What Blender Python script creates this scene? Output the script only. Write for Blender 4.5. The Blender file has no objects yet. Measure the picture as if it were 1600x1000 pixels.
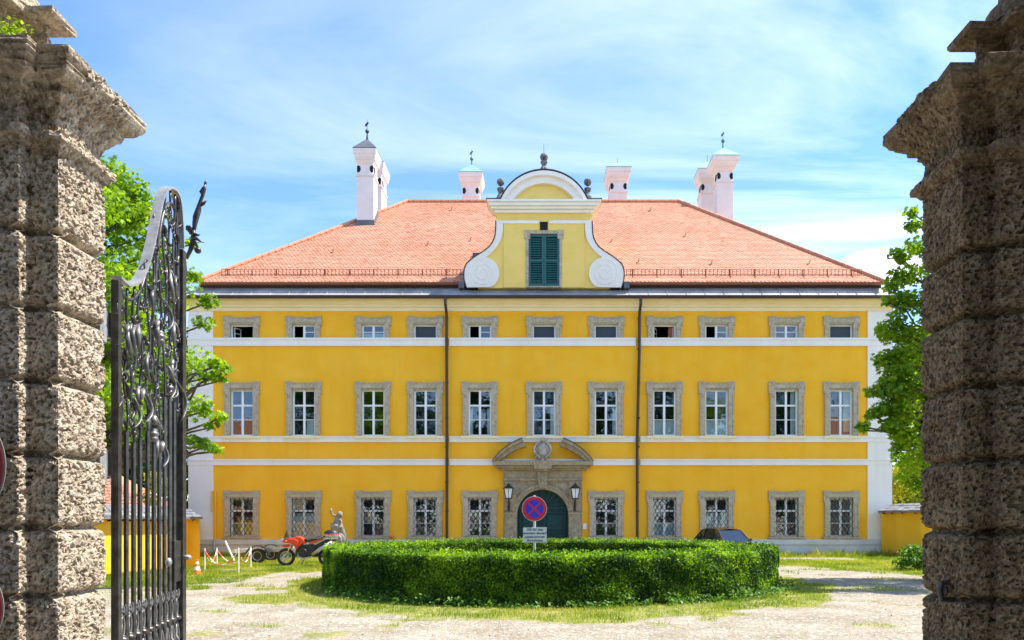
import bpy, math, random
import numpy as np
from mathutils import Vector, noise as mn
R = math.radians
random.seed(7); rng = np.random.default_rng(7)
scene = bpy.context.scene
COL = scene.collection

# ------------------------------------------------------------------ camera
F, VX, VY, H = 1134.0, 848.0, 813.0, 1.75        # focal length in px of a 1600 px wide picture, vanishing point, eye height
cam_d = bpy.data.cameras.new('camera'); cam = bpy.data.objects.new('camera', cam_d); COL.objects.link(cam)
cam.location = (0, 0, H); cam.rotation_euler = (R(90), 0, 0)
cam_d.sensor_width = 36; cam_d.lens = F/1600*36
cam_d.shift_x = (800-VX)/1600; cam_d.shift_y = (VY-500)/1600
cam_d.clip_start = 0.05; cam_d.clip_end = 2000
scene.camera = cam
# ------------------------------------------------------------------ sky + sun
SUN_EL, SUN_BACK = R(58), R(10)
sdir = Vector((math.cos(SUN_BACK)*math.cos(SUN_EL), math.sin(SUN_BACK)*math.cos(SUN_EL), math.sin(SUN_EL)))
world = bpy.data.worlds.new("World"); scene.world = world; world.use_nodes = True
wn, wl = world.node_tree.nodes, world.node_tree.links
bg = wn['Background']; bg.inputs['Strength'].default_value = 0.15
sky = wn.new('ShaderNodeTexSky'); sky.sky_type = 'NISHITA'; sky.sun_disc = False
sky.sun_elevation = SUN_EL; sky.sun_rotation = R(90)-SUN_BACK
sky.air_density = 1.0; sky.dust_density = 0.5; sky.ozone_density = 2.6; sky.altitude = 1800
def wmath(op, a, b=None, c=None):
    n = wn.new('ShaderNodeMath'); n.operation = op
    for i, v in enumerate((a, b, c)):
        if v is None: continue
        if isinstance(v, (int, float)): n.inputs[i].default_value = v
        else: wl.new(v, n.inputs[i])
    return n.outputs[0]
tc = wn.new('ShaderNodeTexCoord')
sep = wn.new('ShaderNodeSeparateXYZ'); wl.new(tc.outputs['Generated'], sep.inputs[0])
# thin high cloud: direction projected on a plane above
zc = wmath('MAXIMUM', sep.outputs['Z'], 0.06)
cx = wmath('DIVIDE', sep.outputs['X'], zc); cy = wmath('DIVIDE', sep.outputs['Y'], zc)
comb = wn.new('ShaderNodeCombineXYZ'); wl.new(wmath('MULTIPLY', cx, 0.45), comb.inputs[0]); wl.new(cy, comb.inputs[1])
nz = wn.new('ShaderNodeTexNoise'); nz.inputs['Scale'].default_value = 1.1; nz.inputs['Detail'].default_value = 8; nz.inputs['Roughness'].default_value = .58
nz.inputs['Distortion'].default_value = .6
wl.new(comb.outputs[0], nz.inputs['Vector'])
rp = wn.new('ShaderNodeValToRGB'); rp.color_ramp.elements[0].position = .43; rp.color_ramp.elements[1].position = .82
wl.new(nz.outputs[0], rp.inputs[0])
# more thin cloud to the right, clear blue up left
side = wn.new('ShaderNodeMapRange'); side.inputs[1].default_value = -.62; side.inputs[2].default_value = .35
side.inputs[3].default_value = .03; side.inputs[4].default_value = 1.0; wl.new(sep.outputs['X'], side.inputs[0])
thin = wmath('MULTIPLY', rp.outputs[0], side.outputs[0])
# cumulus near the horizon on the right: a blob broken up with noise in direction space
n2 = wn.new('ShaderNodeTexNoise'); n2.inputs['Scale'].default_value = 9; n2.inputs['Detail'].default_value = 7; n2.inputs['Roughness'].default_value = .55
wl.new(tc.outputs['Generated'], n2.inputs['Vector'])
def blob(dx, dz, wx, wz, amp):
    az = math.hypot(dx, 1)  # direction (dx,1,dz) normalised
    L = math.sqrt(dx*dx+1+dz*dz)
    ax = wmath('DIVIDE', wmath('SUBTRACT', sep.outputs['X'], dx/L), wx)
    aw = wmath('DIVIDE', wmath('SUBTRACT', sep.outputs['Z'], dz/L), wz)
    r2 = wmath('ADD', wmath('MULTIPLY', ax, ax), wmath('MULTIPLY', aw, aw))
    e = wmath('SUBTRACT', 1.0, r2)
    m = wmath('ADD', e, wmath('MULTIPLY', wmath('SUBTRACT', n2.outputs[0], .5), 3.2))
    m = wmath('MULTIPLY', m, amp)
    n = wn.new('ShaderNodeClamp'); wl.new(m, n.inputs[0]); front = wmath('GREATER_THAN', sep.outputs['Y'], 0)
    return wmath('MULTIPLY', n.outputs[0], front)
b1 = blob((1365-VX)/F, (VY-425)/F, .06, .03, 1.5)
b2 = blob((1160-VX)/F, (VY-130)/F, .16, .07, .10)
cl = wmath('MAXIMUM', wmath('MAXIMUM', thin, b1), b2)
tint = wn.new('ShaderNodeMix'); tint.data_type = 'RGBA'; tint.blend_type = 'MULTIPLY'; tint.inputs[0].default_value = 1
hs_ = wn.new('ShaderNodeHueSaturation'); hs_.inputs['Saturation'].default_value = 1.12; wl.new(sky.outputs[0], hs_.inputs['Color'])
wl.new(hs_.outputs[0], tint.inputs[6]); tint.inputs[7].default_value = (.98, .97, 1.0, 1)
mix = wn.new('ShaderNodeMix'); mix.data_type = 'RGBA'
wl.new(cl, mix.inputs[0]); wl.new(tint.outputs[2], mix.inputs[6])
mix.inputs[7].default_value = (5.6, 5.75, 5.9, 1)
wl.new(mix.outputs[2], bg.inputs['Color'])
sun_d = bpy.data.lights.new('sun', 'SUN'); sun_d.energy = 3.9; sun_d.angle = R(.5); sun_d.color = (1, .93, .82)
sun = bpy.data.objects.new('sun', sun_d); COL.objects.link(sun); sun.location = (20, 5, 40)
sun.rotation_euler = sdir.to_track_quat('Z', 'Y').to_euler()
scene.view_settings.view_transform = 'Standard'; scene.view_settings.look = 'None'
scene.view_settings.gamma = 1; scene.view_settings.exposure = 1.38
try:
    scene.cycles.max_bounces = 8; scene.cycles.transparent_max_bounces = 12
except Exception: pass

# ------------------------------------------------------------------ helpers
def X(px, d): return (px-VX)/F*d
def Z(py, d): return H+(VY-py)/F*d
def G(px, py):                         # a point of the ground
    d = H*F/(py-VY); return (X(px, d), d)

class MB:
    def __init__(s): s.v = []; s.f = []
    def add(s, vs, fs):
        b = len(s.v); s.v += [tuple(p) for p in vs]; s.f += [tuple(i+b for i in f) for f in fs]
    def box(s, x0, x1, y0, y1, z0, z1):
        if x0 > x1: x0, x1 = x1, x0
        if y0 > y1: y0, y1 = y1, y0
        if z0 > z1: z0, z1 = z1, z0
        s.add([(x0,y0,z0),(x1,y0,z0),(x1,y1,z0),(x0,y1,z0),(x0,y0,z1),(x1,y0,z1),(x1,y1,z1),(x0,y1,z1)],
              [(0,3,2,1),(4,5,6,7),(0,1,5,4),(1,2,6,5),(2,3,7,6),(3,0,4,7)])
    def prism(s, pts, y0, y1):         # (x,z) outline extruded in y
        n = len(pts)
        s.add([(x,y0,z) for x,z in pts]+[(x,y1,z) for x,z in pts],
              [tuple(range(n)), tuple(range(2*n-1,n-1,-1))]+[(i,i+n,(i+1)%n+n,(i+1)%n) for i in range(n)])
    def slab(s, pts, z0, z1):          # (x,y) outline extruded in z
        n = len(pts)
        s.add([(x,y,z0) for x,y in pts]+[(x,y,z1) for x,y in pts],
              [tuple(range(n-1,-1,-1)), tuple(range(n,2*n))]+[(i,(i+1)%n,(i+1)%n+n,i+n) for i in range(n)])
    def strip(s, a, b, y0, y1):        # band between two (x,z) polylines, extruded in y
        for i in range(len(a)-1):
            s.prism([a[i],a[i+1],b[i+1],b[i]], y0, y1)
    def tube(s, pts, r, n=6, cap=True, flat=None):
        pts = [Vector(p) for p in pts]
        if isinstance(r, (int, float)): r = [r]*len(pts)
        rings = []; up = Vector((0,0,1))
        prev = None
        for i, p in enumerate(pts):
            t = (pts[min(i+1,len(pts)-1)]-pts[max(i-1,0)])
            if t.length < 1e-9: t = Vector((0,0,1))
            t.normalize()
            if prev is None:
                a = t.cross(up) if abs(t.z) < .95 else t.cross(Vector((0,1,0)))
            else:
                a = prev - t*prev.dot(t)
                if a.length < 1e-6: a = t.cross(up)
            a.normalize(); prev = a; b = t.cross(a)
            fl = 1 if flat is None else flat
            rings.append([p+a*(math.cos(2*math.pi*k/n)*r[i])+b*(math.sin(2*math.pi*k/n)*r[i]*fl) for k in range(n)])
        vs = [q for ring in rings for q in ring]; fs = []
        for i in range(len(rings)-1):
            for k in range(n):
                fs.append((i*n+k, i*n+(k+1)%n, (i+1)*n+(k+1)%n, (i+1)*n+k))
        if cap:
            fs.append(tuple(range(n-1,-1,-1))); m = (len(rings)-1)*n; fs.append(tuple(range(m, m+n)))
        s.add(vs, fs)
    def lathe(s, prof, c=(0,0,0), n=16, axis='z'):
        vs = []; fs = []
        for r_, h_ in prof:
            for k in range(n):
                a = 2*math.pi*k/n; u, w = r_*math.cos(a), r_*math.sin(a)
                if axis == 'z': vs.append((c[0]+u, c[1]+w, c[2]+h_))
                elif axis == 'y': vs.append((c[0]+u, c[1]+h_, c[2]+w))
                else: vs.append((c[0]+h_, c[1]+u, c[2]+w))
        for i in range(len(prof)-1):
            for k in range(n): fs.append((i*n+k, i*n+(k+1)%n, (i+1)*n+(k+1)%n, (i+1)*n+k))
        fs.append(tuple(range(n-1,-1,-1))); m = (len(prof)-1)*n; fs.append(tuple(range(m,m+n)))
        s.add(vs, fs)
    def ball(s, c, r, n=12, sq=(1,1,1), jit=0):
        vs = []; fs = []; m = max(4, n//2+1)
        for i in range(m+1):
            th = math.pi*i/m
            for k in range(n):
                ph = 2*math.pi*k/n
                v = Vector((math.sin(th)*math.cos(ph), math.sin(th)*math.sin(ph), math.cos(th)))
                rr = r*(1+jit*mn.noise(v*2.3+Vector(c))) if jit else r
                vs.append((c[0]+v.x*rr*sq[0], c[1]+v.y*rr*sq[1], c[2]+v.z*rr*sq[2]))
        for i in range(m):
            for k in range(n): fs.append((i*n+k, (i+1)*n+k, (i+1)*n+(k+1)%n, i*n+(k+1)%n))
        s.add(vs, fs)
    def build(s, name, mat, parent=None, smooth=False, bevel=0, loc=None, fix=True):
        me = bpy.data.meshes.new(name); me.from_pydata(s.v, [], s.f); me.validate()
        if fix:
            import bmesh
            bm = bmesh.new(); bm.from_mesh(me); bmesh.ops.recalc_face_normals(bm, faces=bm.faces); bm.to_mesh(me); bm.free()
        if smooth:
            me.polygons.foreach_set('use_smooth', [True]*len(me.polygons))
        me.materials.append(mat)
        o = bpy.data.objects.new(name, me); COL.objects.link(o)
        if loc: o.location = loc
        if parent: o.parent = parent
        if bevel:
            b = o.modifiers.new('bevel', 'BEVEL'); b.width = bevel; b.segments = 2; b.limit_method = 'ANGLE'; b.angle_limit = R(40)
        return o
def np_obj(name, verts, k, mat, parent=None, attr=None, smooth=False):   # N polygons of k own vertices each
    n = len(verts)//k
    me = bpy.data.meshes.new(name)
    me.vertices.add(len(verts)); me.vertices.foreach_set('co', verts.astype(np.float32).ravel())
    me.loops.add(len(verts)); me.loops.foreach_set('vertex_index', np.arange(len(verts), dtype=np.int32))
    me.polygons.add(n); me.polygons.foreach_set('loop_start', np.arange(0, len(verts), k, dtype=np.int32))
    me.polygons.foreach_set('loop_total', np.full(n, k, dtype=np.int32))
    me.update(calc_edges=True)
    if attr is not None:
        a = me.attributes.new('vary', 'FLOAT', 'POINT'); a.data.foreach_set('value', np.repeat(attr, k).astype(np.float32))
    me.materials.append(mat)
    o = bpy.data.objects.new(name, me); COL.objects.link(o)
    if parent: o.parent = parent
    return o
def scatter(base, P, N, size, bias=1.0, twist=True):   # copies of a flat outline (k,3; z is its normal) at P, facing N + jitter
    n = len(P); k = len(base)
    nn = N*bias + rng.normal(size=(n,3)); nn /= np.linalg.norm(nn, axis=1)[:,None]+1e-9
    t = rng.normal(size=(n,3)); t -= nn*(t*nn).sum(1)[:,None]; t /= np.linalg.norm(t, axis=1)[:,None]+1e-9
    b = np.cross(nn, t)
    s = size[:,None,None]
    v = P[:,None,:] + s*(base[None,:,0:1]*t[:,None,:]+base[None,:,1:2]*b[:,None,:]+base[None,:,2:3]*nn[:,None,:])
    return v.reshape(-1,3)
def empty(name, loc=(0,0,0), rz=0):
    o = bpy.data.objects.new(name, None); COL.objects.link(o); o.location = loc; o.rotation_euler = (0,0,rz)
    o.empty_display_size = .3; return o
def tag(o, label=None, cat=None, group=None, kind=None):
    if label: o['label'] = label
    if cat: o['category'] = cat
    if group: o['group'] = group
    if kind: o['kind'] = kind
    return o
def clone(o, parent=None, loc=None):
    c = o.copy(); COL.objects.link(c)
    if parent: c.parent = parent
    if loc is not None: c.location = loc
    return c
def copy_tree(o, parent=None, kids=None):
    c = clone(o, parent)
    for ch in [q for q in bpy.data.objects if q.parent == o]: copy_tree(ch, c)
    return c

# ------------------------------------------------------------------ materials
def mat(name, c1, c2=None, rough=.8, nscale=3, bump=0, bscale=20, metal=0, spec=.5, detail=5, stops=(.35,.65), bdist=.02, stretch=None):
    m = bpy.data.materials.new(name); m.use_nodes = True; n, l = m.node_tree.nodes, m.node_tree.links
    p = n['Principled BSDF']; p.inputs['Roughness'].default_value = rough; p.inputs['Metallic'].default_value = metal
    p.inputs['Specular IOR Level'].default_value = spec
    p.inputs['Base Color'].default_value = (*c1, 1)
    t = n.new('ShaderNodeTexCoord'); src = t.outputs['Object']
    if stretch:
        mp = n.new('ShaderNodeMapping'); mp.inputs['Scale'].default_value = stretch; l.new(src, mp.inputs[0]); src = mp.outputs[0]
    if c2 is not None:
        z = n.new('ShaderNodeTexNoise'); z.inputs['Scale'].default_value = nscale; z.inputs['Detail'].default_value = detail
        z.inputs['Roughness'].default_value = .62
        l.new(src, z.inputs['Vector']); r = n.new('ShaderNodeValToRGB')
        r.color_ramp.elements[0].color = (*c1,1); r.color_ramp.elements[1].color = (*c2,1)
        r.color_ramp.elements[0].position = stops[0]; r.color_ramp.elements[1].position = stops[1]
        l.new(z.outputs[0], r.inputs[0]); l.new(r.outputs[0], p.inputs['Base Color'])
    if bump:
        z = n.new('ShaderNodeTexNoise'); z.inputs['Scale'].default_value = bscale; z.inputs['Detail'].default_value = 6
        l.new(src, z.inputs['Vector']); b = n.new('ShaderNodeBump'); b.inputs['Strength'].default_value = bump
        b.inputs['Distance'].default_value = bdist; l.new(z.outputs[0], b.inputs['Height']); l.new(b.outputs[0], p.inputs['Normal'])
    return m
def stone_mat(name, dark, light, peb, scale=26, bump=.8, dist=.012):
    m = bpy.data.materials.new(name); m.use_nodes = True; n, l = m.node_tree.nodes, m.node_tree.links
    p = n['Principled BSDF']; p.inputs['Roughness'].default_value = .93; p.inputs['Specular IOR Level'].default_value = .2
    t = n.new('ShaderNodeTexCoord'); src = t.outputs['Object']
    warp = n.new('ShaderNodeTexNoise'); warp.inputs['Scale'].default_value = scale*.5; warp.inputs['Detail'].default_value = 3
    l.new(src, warp.inputs['Vector'])
    ad = n.new('ShaderNodeVectorMath'); ad.operation = 'MULTIPLY_ADD'; l.new(warp.outputs['Color'], ad.inputs[0])
    ad.inputs[1].default_value = (1.1/scale,)*3; l.new(src, ad.inputs[2])
    v = n.new('ShaderNodeTexVoronoi'); v.inputs['Scale'].default_value = scale; l.new(ad.outputs[0], v.inputs['Vector'])
    wn_ = n.new('ShaderNodeTexNoise'); wn_.inputs['Scale'].default_value = scale*.18; wn_.inputs['Detail'].default_value = 9; wn_.inputs['Roughness'].default_value = .7
    l.new(src, wn_.inputs['Vector'])
    r = n.new('ShaderNodeValToRGB'); e = r.color_ramp.elements
    e[0].color = (*dark,1); e[0].position = .33; e[1].color = (*light,1); e[1].position = .62
    l.new(wn_.outputs[0], r.inputs[0])
    sp = n.new('ShaderNodeSeparateColor'); l.new(v.outputs['Color'], sp.inputs[0])
    mr = n.new('ShaderNodeMapRange'); mr.inputs[1].default_value = .55; mr.inputs[2].default_value = .95; mr.inputs[4].default_value = .45
    l.new(sp.outputs[0], mr.inputs[0])
    mx = n.new('ShaderNodeMix'); mx.data_type = 'RGBA'; l.new(mr.outputs[0], mx.inputs[0]); l.new(r.outputs[0], mx.inputs[6]); mx.inputs[7].default_value = (*peb,1)
    # dark pebbles too
    mr2 = n.new('ShaderNodeMapRange'); mr2.inputs[1].default_value = .72; mr2.inputs[2].default_value = .95; mr2.inputs[4].default_value = .4
    l.new(sp.outputs[1], mr2.inputs[0])
    mx2 = n.new('ShaderNodeMix'); mx2.data_type = 'RGBA'; l.new(mr2.outputs[0], mx2.inputs[0]); l.new(mx.outputs[2], mx2.inputs[6]); mx2.inputs[7].default_value = (dark[0]*.5,dark[1]*.5,dark[2]*.5,1)
    l.new(mx2.outputs[2], p.inputs['Base Color'])
    n3 = n.new('ShaderNodeTexNoise'); n3.inputs['Scale'].default_value = scale*3; n3.inputs['Detail'].default_value = 5; l.new(src, n3.inputs['Vector'])
    am = n.new('ShaderNodeMath'); am.operation = 'MULTIPLY_ADD'; l.new(n3.outputs[0], am.inputs[0]); am.inputs[1].default_value = .8
    iv = n.new('ShaderNodeMath'); iv.operation = 'MULTIPLY'; l.new(v.outputs['Distance'], iv.inputs[0]); iv.inputs[1].default_value = -.9
    l.new(iv.outputs[0], am.inputs[2])
    b = n.new('ShaderNodeBump'); b.inputs['Strength'].default_value = bump; b.inputs['Distance'].default_value = dist
    l.new(am.outputs[0], b.inputs['Height']); l.new(b.outputs[0], p.inputs['Normal'])
    return m
def leaf_mat(name, c1, c2, c3, trans=.45, rough=.5):
    m = bpy.data.materials.new(name); m.use_nodes = True; n, l = m.node_tree.nodes, m.node_tree.links
    p = n['Principled BSDF']; p.inputs['Roughness'].default_value = rough; p.inputs['Specular IOR Level'].default_value = .35
    a = n.new('ShaderNodeAttribute'); a.attribute_name = 'vary'
    r = n.new('ShaderNodeValToRGB'); e = r.color_ramp.elements
    e[0].color = (*c1,1); e[0].position = 0; e[1].color = (*c3,1); e[1].position = 1
    q = e.new(.5); q.color = (*c2,1)
    l.new(a.outputs['Fac'], r.inputs[0]); l.new(r.outputs[0], p.inputs['Base Color'])
    tr = n.new('ShaderNodeBsdfTranslucent')
    hs = n.new('ShaderNodeMix'); hs.data_type = 'RGBA'; hs.blend_type = 'MULTIPLY'; hs.inputs[0].default_value = 1
    l.new(r.outputs[0], hs.inputs[6]); hs.inputs[7].default_value = (2.0, 1.8, .6, 1)
    l.new(hs.outputs[2], tr.inputs['Color'])
    ms = n.new('ShaderNodeMixShader'); ms.inputs[0].default_value = trans
    l.new(p.outputs[0], ms.inputs[1]); l.new(tr.outputs[0], ms.inputs[2])
    l.new(ms.outputs[0], n['Material Output'].inputs['Surface'])
    return m
def glass_mat(name, fac=.3, tint=(.75,.85,.85)):
    m = bpy.data.materials.new(name); m.use_nodes = True; n, l = m.node_tree.nodes, m.node_tree.links
    n.remove(n['Principled BSDF'])
    tr = n.new('ShaderNodeBsdfTransparent'); tr.inputs[0].default_value = (*tint,1)
    gl = n.new('ShaderNodeBsdfGlossy'); gl.inputs['Roughness'].default_value = .02; gl.inputs['Color'].default_value = (.95,1,1,1)
    t = n.new('ShaderNodeTexCoord'); z = n.new('ShaderNodeTexNoise'); z.inputs['Scale'].default_value = 2.2; l.new(t.outputs['Object'], z.inputs['Vector'])
    b = n.new('ShaderNodeBump'); b.inputs['Strength'].default_value = .25; b.inputs['Distance'].default_value = .02; l.new(z.outputs[0], b.inputs['Height'])
    l.new(b.outputs[0], gl.inputs['Normal'])
    ms = n.new('ShaderNodeMixShader'); ms.inputs[0].default_value = fac
    l.new(tr.outputs[0], ms.inputs[1]); l.new(gl.outputs[0], ms.inputs[2]); l.new(ms.outputs[0], n['Material Output'].inputs['Surface'])
    return m
M = {}
M['yellow'] = mat('yellow_plaster', (.98,.49,.03), (.99,.54,.05), .95, 1.2, .25, 9, spec=.03, bdist=.02)
def plaster_streaks(m, amt=.16):
    n, l = m.node_tree.nodes, m.node_tree.links; p = n['Principled BSDF']; src = p.inputs['Base Color'].links[0].from_socket
    t = n.new('ShaderNodeTexCoord'); mp = n.new('ShaderNodeMapping'); mp.inputs['Scale'].default_value = (1.6,1.6,.16); l.new(t.outputs['Object'], mp.inputs[0])
    z = n.new('ShaderNodeTexNoise'); z.inputs['Scale'].default_value = 1.0; z.inputs['Detail'].default_value = 8; z.inputs['Roughness'].default_value = .7; l.new(mp.outputs[0], z.inputs['Vector'])
    r = n.new('ShaderNodeValToRGB'); r.color_ramp.elements[0].position = .46; r.color_ramp.elements[1].position = .72; l.new(z.outputs[0], r.inputs[0])
    z2 = n.new('ShaderNodeTexNoise'); z2.inputs['Scale'].default_value = .22; z2.inputs['Detail'].default_value = 5; l.new(t.outputs['Object'], z2.inputs['Vector'])
    r2 = n.new('ShaderNodeValToRGB'); r2.color_ramp.elements[0].position = .42; r2.color_ramp.elements[1].position = .62; l.new(z2.outputs[0], r2.inputs[0])
    ma = n.new('ShaderNodeMath'); ma.operation = 'MULTIPLY_ADD'; l.new(r2.outputs[0], ma.inputs[0]); ma.inputs[1].default_value = amt*.6
    mb_ = n.new('ShaderNodeMath'); mb_.operation = 'MULTIPLY'; l.new(r.outputs[0], mb_.inputs[0]); mb_.inputs[1].default_value = amt; l.new(mb_.outputs[0], ma.inputs[2])
    mx = n.new('ShaderNodeMix'); mx.data_type = 'RGBA'; mx.blend_type = 'MULTIPLY'; l.new(ma.outputs[0], mx.inputs[0]); l.new(src, mx.inputs[6]); mx.inputs[7].default_value = (.74,.66,.58,1)
    l.new(mx.outputs[2], p.inputs['Base Color'])
plaster_streaks(M['yellow'], .20)
M['lyellow'] = mat('pale_yellow_plaster', (.88,.62,.16), (.92,.67,.20), .9, 1.2, .2, 14, spec=.2)
M['white'] = mat('white_plaster', (.90,.85,.78), (.94,.89,.82), .9, .8, .2, 18, spec=.2)
plaster_streaks(M['white'], .25)
M['plinth'] = mat('plinth_plaster', (.58,.56,.53), (.74,.72,.68), .9, .9, .3, 14, spec=.2)
M['cream'] = mat('cream_cornice', (.88,.74,.45), (.92,.80,.54), .9, 1.5, .15, 20, spec=.2)
M['surround'] = stone_mat('window_stone', (.36,.30,.205), (.54,.46,.335), (.63,.55,.42), 17, .5, .012)
M['portal'] = stone_mat('portal_stone', (.27,.21,.13), (.42,.34,.22), (.50,.42,.29), 17, .3, .01)
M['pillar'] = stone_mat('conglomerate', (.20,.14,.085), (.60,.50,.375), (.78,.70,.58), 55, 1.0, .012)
M['pillar_r'] = stone_mat('conglomerate_shaded', (.085,.055,.028), (.28,.205,.12), (.37,.29,.19), 55, 1.0, .012)  # same stone as the left pillar, darkened to paint in its shade
M['orangered'] = mat('red_tape', (.70,.12,.07), None, .5); M['tile'] = None; M['guard'] = mat('rust_red_guard', (.20,.045,.02), (.34,.10,.03), .6, 4); M['ironmid'] = mat('worn_grey_iron', (.10,.10,.098), (.22,.215,.21), .45, 14, .25, 50, metal=.5, bdist=.004)
M['ridge'] = mat('ridge_tile', (.50,.19,.10), (.62,.28,.16), .8, 6, .2, 20)
M['slate'] = mat('grey_metal_sheet', (.24,.24,.25), (.38,.38,.38), .6, .9, .15, 8)
M['gutter'] = mat('brown_gutter', (.035,.02,.02), (.055,.035,.032), .45, 6)
M['fascia'] = mat('dark_fascia', (.03,.017,.02), (.045,.026,.028), .6, 6)
M['woodwhite'] = mat('white_paint', (.86,.86,.85), (.90,.90,.89), .45, 5)
M['glass'] = glass_mat('window_glass', .13)
M['room'] = mat('dark_room', (.012,.013,.015), (.03,.03,.03), .9, 2)
M['curtain'] = mat('white_curtain', (.55,.62,.64), (.68,.74,.75), .9, 3, stretch=(14,1,1))
M['blind'] = mat('dark_screen', (.035,.045,.06), (.05,.06,.075), .6, 30)
M['orangecurtain'] = mat('orange_curtain', (.42,.10,.05), (.5,.15,.08), .9, 3, stretch=(14,1,1))
M['beige'] = mat('beige_cardboard', (.55,.45,.26), (.62,.52,.32), .8, 2)
M['iron'] = mat('wrought_iron', (.045,.042,.038), (.10,.095,.088), .38, 18, .3, 60, metal=.6, bdist=.004)
M['ironlight'] = mat('zinc_grey_iron', (.28,.29,.29), (.42,.42,.41), .5, 14, .25, 50, metal=.5, bdist=.004)
M['grille'] = mat('black_grille', (.02,.022,.026), None, .5)
M['door'] = mat('green_door', (.003,.040,.040), (.006,.055,.054), .7, 6, .1, 30)
M['shutter'] = mat('green_shutter', (.012,.10,.10), (.02,.13,.125), .45, 6)
M['chimney'] = mat('pink_white_plaster', (.72,.64,.62), (.80,.73,.71), .9, 1.2, .15, 14, spec=.2)
M['pinkband'] = mat('pink_band', (.76,.60,.55), (.82,.66,.61), .9, 3)
M['copper'] = mat('green_copper', (.16,.36,.28), (.26,.46,.37), .6, 3)
M['lead'] = mat('grey_lead', (.08,.085,.10), (.14,.145,.16), .5, 3)
M['hole'] = mat('dark_hole', (.01,.01,.012), None, .9)
M['oldstone'] = mat('old_stone', (.06,.065,.07), (.24,.24,.23), .9, 7, .6, 18, stops=(.4,.6))
M['statue'] = mat('grey_statue_stone', (.17,.155,.13), (.36,.33,.29), .85, 5, .4, 18)
M['black'] = mat('black_rubber', (.018,.018,.02), (.03,.03,.03), .7, 9)
M['blackpl'] = mat('black_plastic', (.02,.02,.022), None, .4)
M['red'] = mat('red_paint', (.72,.05,.015), (.78,.08,.02), .28, 2)
M['orange'] = mat('orange_plastic', (.85,.17,.03), None, .5)
M['silver'] = mat('silver_metal', (.5,.5,.52), (.62,.62,.63), .3, 5, metal=.7)
M['zinc'] = mat('zinc_metal', (.45,.46,.47), (.58,.58,.58), .45, 8, metal=.5)
M['amber'] = mat('amber_lens', (.8,.25,.02), None, .2)
M['lamp'] = mat('frosted_glass', (.78,.82,.86), None, .25)
M['shadyred'] = mat('shaded_red', (.20,.006,.008), None, .6); M['shadyrim'] = mat('shaded_rim', (.22,.20,.18), None, .6); M['signred'] = mat('sign_red', (.62,.012,.02), None, .4)  # disc sign red and rim are darkened, their shade is in the colour
M['signblue'] = mat('sign_blue', (.02,.03,.55), None, .4)
M['signwhite'] = mat('sign_white', (.62,.66,.62), (.7,.73,.69), .5, 3)
M['ink'] = mat('black_ink', (.015,.015,.02), None, .6)
M['post'] = mat('galvanised_post', (.42,.40,.36), (.6,.58,.53), .5, 6, metal=.3)
M['carpaint'] = mat('bronze_paint', (.035,.027,.022), None, .25, metal=.5)
M['carglass'] = glass_mat('car_glass', .18, (.12,.14,.14))
M['concrete'] = mat('concrete', (.40,.38,.34), (.55,.53,.48), .9, 4, .3, 20)
M['bark'] = mat('bark', (.06,.045,.032), (.16,.125,.09), .95, 6, .7, 14, stretch=(3,3,.5))
M['shingle'] = mat('grey_shingle', (.09,.10,.11), (.26,.26,.27), .7, 3, .4, 9, stretch=(1,1,3))
M['leafA'] = leaf_mat('plane_leaf', (.085,.18,.008), (.17,.31,.012), (.31,.43,.025), .55)
M['leafB'] = leaf_mat('wood_leaf', (.03,.09,.012), (.07,.18,.015), (.16,.29,.03), .4)
M['leafD'] = leaf_mat('dark_leaf', (.012,.045,.012), (.03,.09,.015), (.07,.16,.03), .35)
M['box'] = leaf_mat('boxwood_leaf', (.018,.06,.005), (.10,.23,.010), (.28,.43,.02), .5)
M['core'] = mat('hedge_core', (.010,.03,.006), (.02,.05,.01), .95, 8)
M['yleaf'] = leaf_mat('yellow_shrub_leaf', (.18,.26,.02), (.30,.36,.03), (.42,.42,.05), .4)
M['grass'] = leaf_mat('grass_blade', (.10,.20,.012), (.24,.33,.025), (.42,.41,.11), .4)

def tile_mat():
    m = bpy.data.materials.new('clay_roof_tile'); m.use_nodes = True; n, l = m.node_tree.nodes, m.node_tree.links
    p = n['Principled BSDF']; p.inputs['Roughness'].default_value = .8
    a = n.new('ShaderNodeAttribute'); a.attribute_name = 'vary'
    r = n.new('ShaderNodeValToRGB'); e = r.color_ramp.elements
    e[0].color = (.48,.19,.10,1); e[1].color = (.68,.34,.22,1); e[0].position = .0; e[1].position = 1
    t = n.new('ShaderNodeTexCoord'); z = n.new('ShaderNodeTexNoise'); z.inputs['Scale'].default_value = .35; z.inputs['Detail'].default_value = 4; l.new(t.outputs['Object'], z.inputs['Vector'])
    q = n.new('ShaderNodeMath'); q.operation = 'MULTIPLY_ADD'; l.new(z.outputs[0], q.inputs[0]); q.inputs[1].default_value = .9; 
    q2 = n.new('ShaderNodeMath'); q2.operation = 'MULTIPLY_ADD'; l.new(a.outputs['Fac'], q2.inputs[0]); q2.inputs[1].default_value = .45; q2.inputs[2].default_value = -.15
    l.new(q2.outputs[0], q.inputs[2])
    l.new(q.outputs[0], r.inputs[0]); l.new(r.outputs[0], p.inputs['Base Color'])
    return m
M['tile'] = tile_mat()

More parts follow.
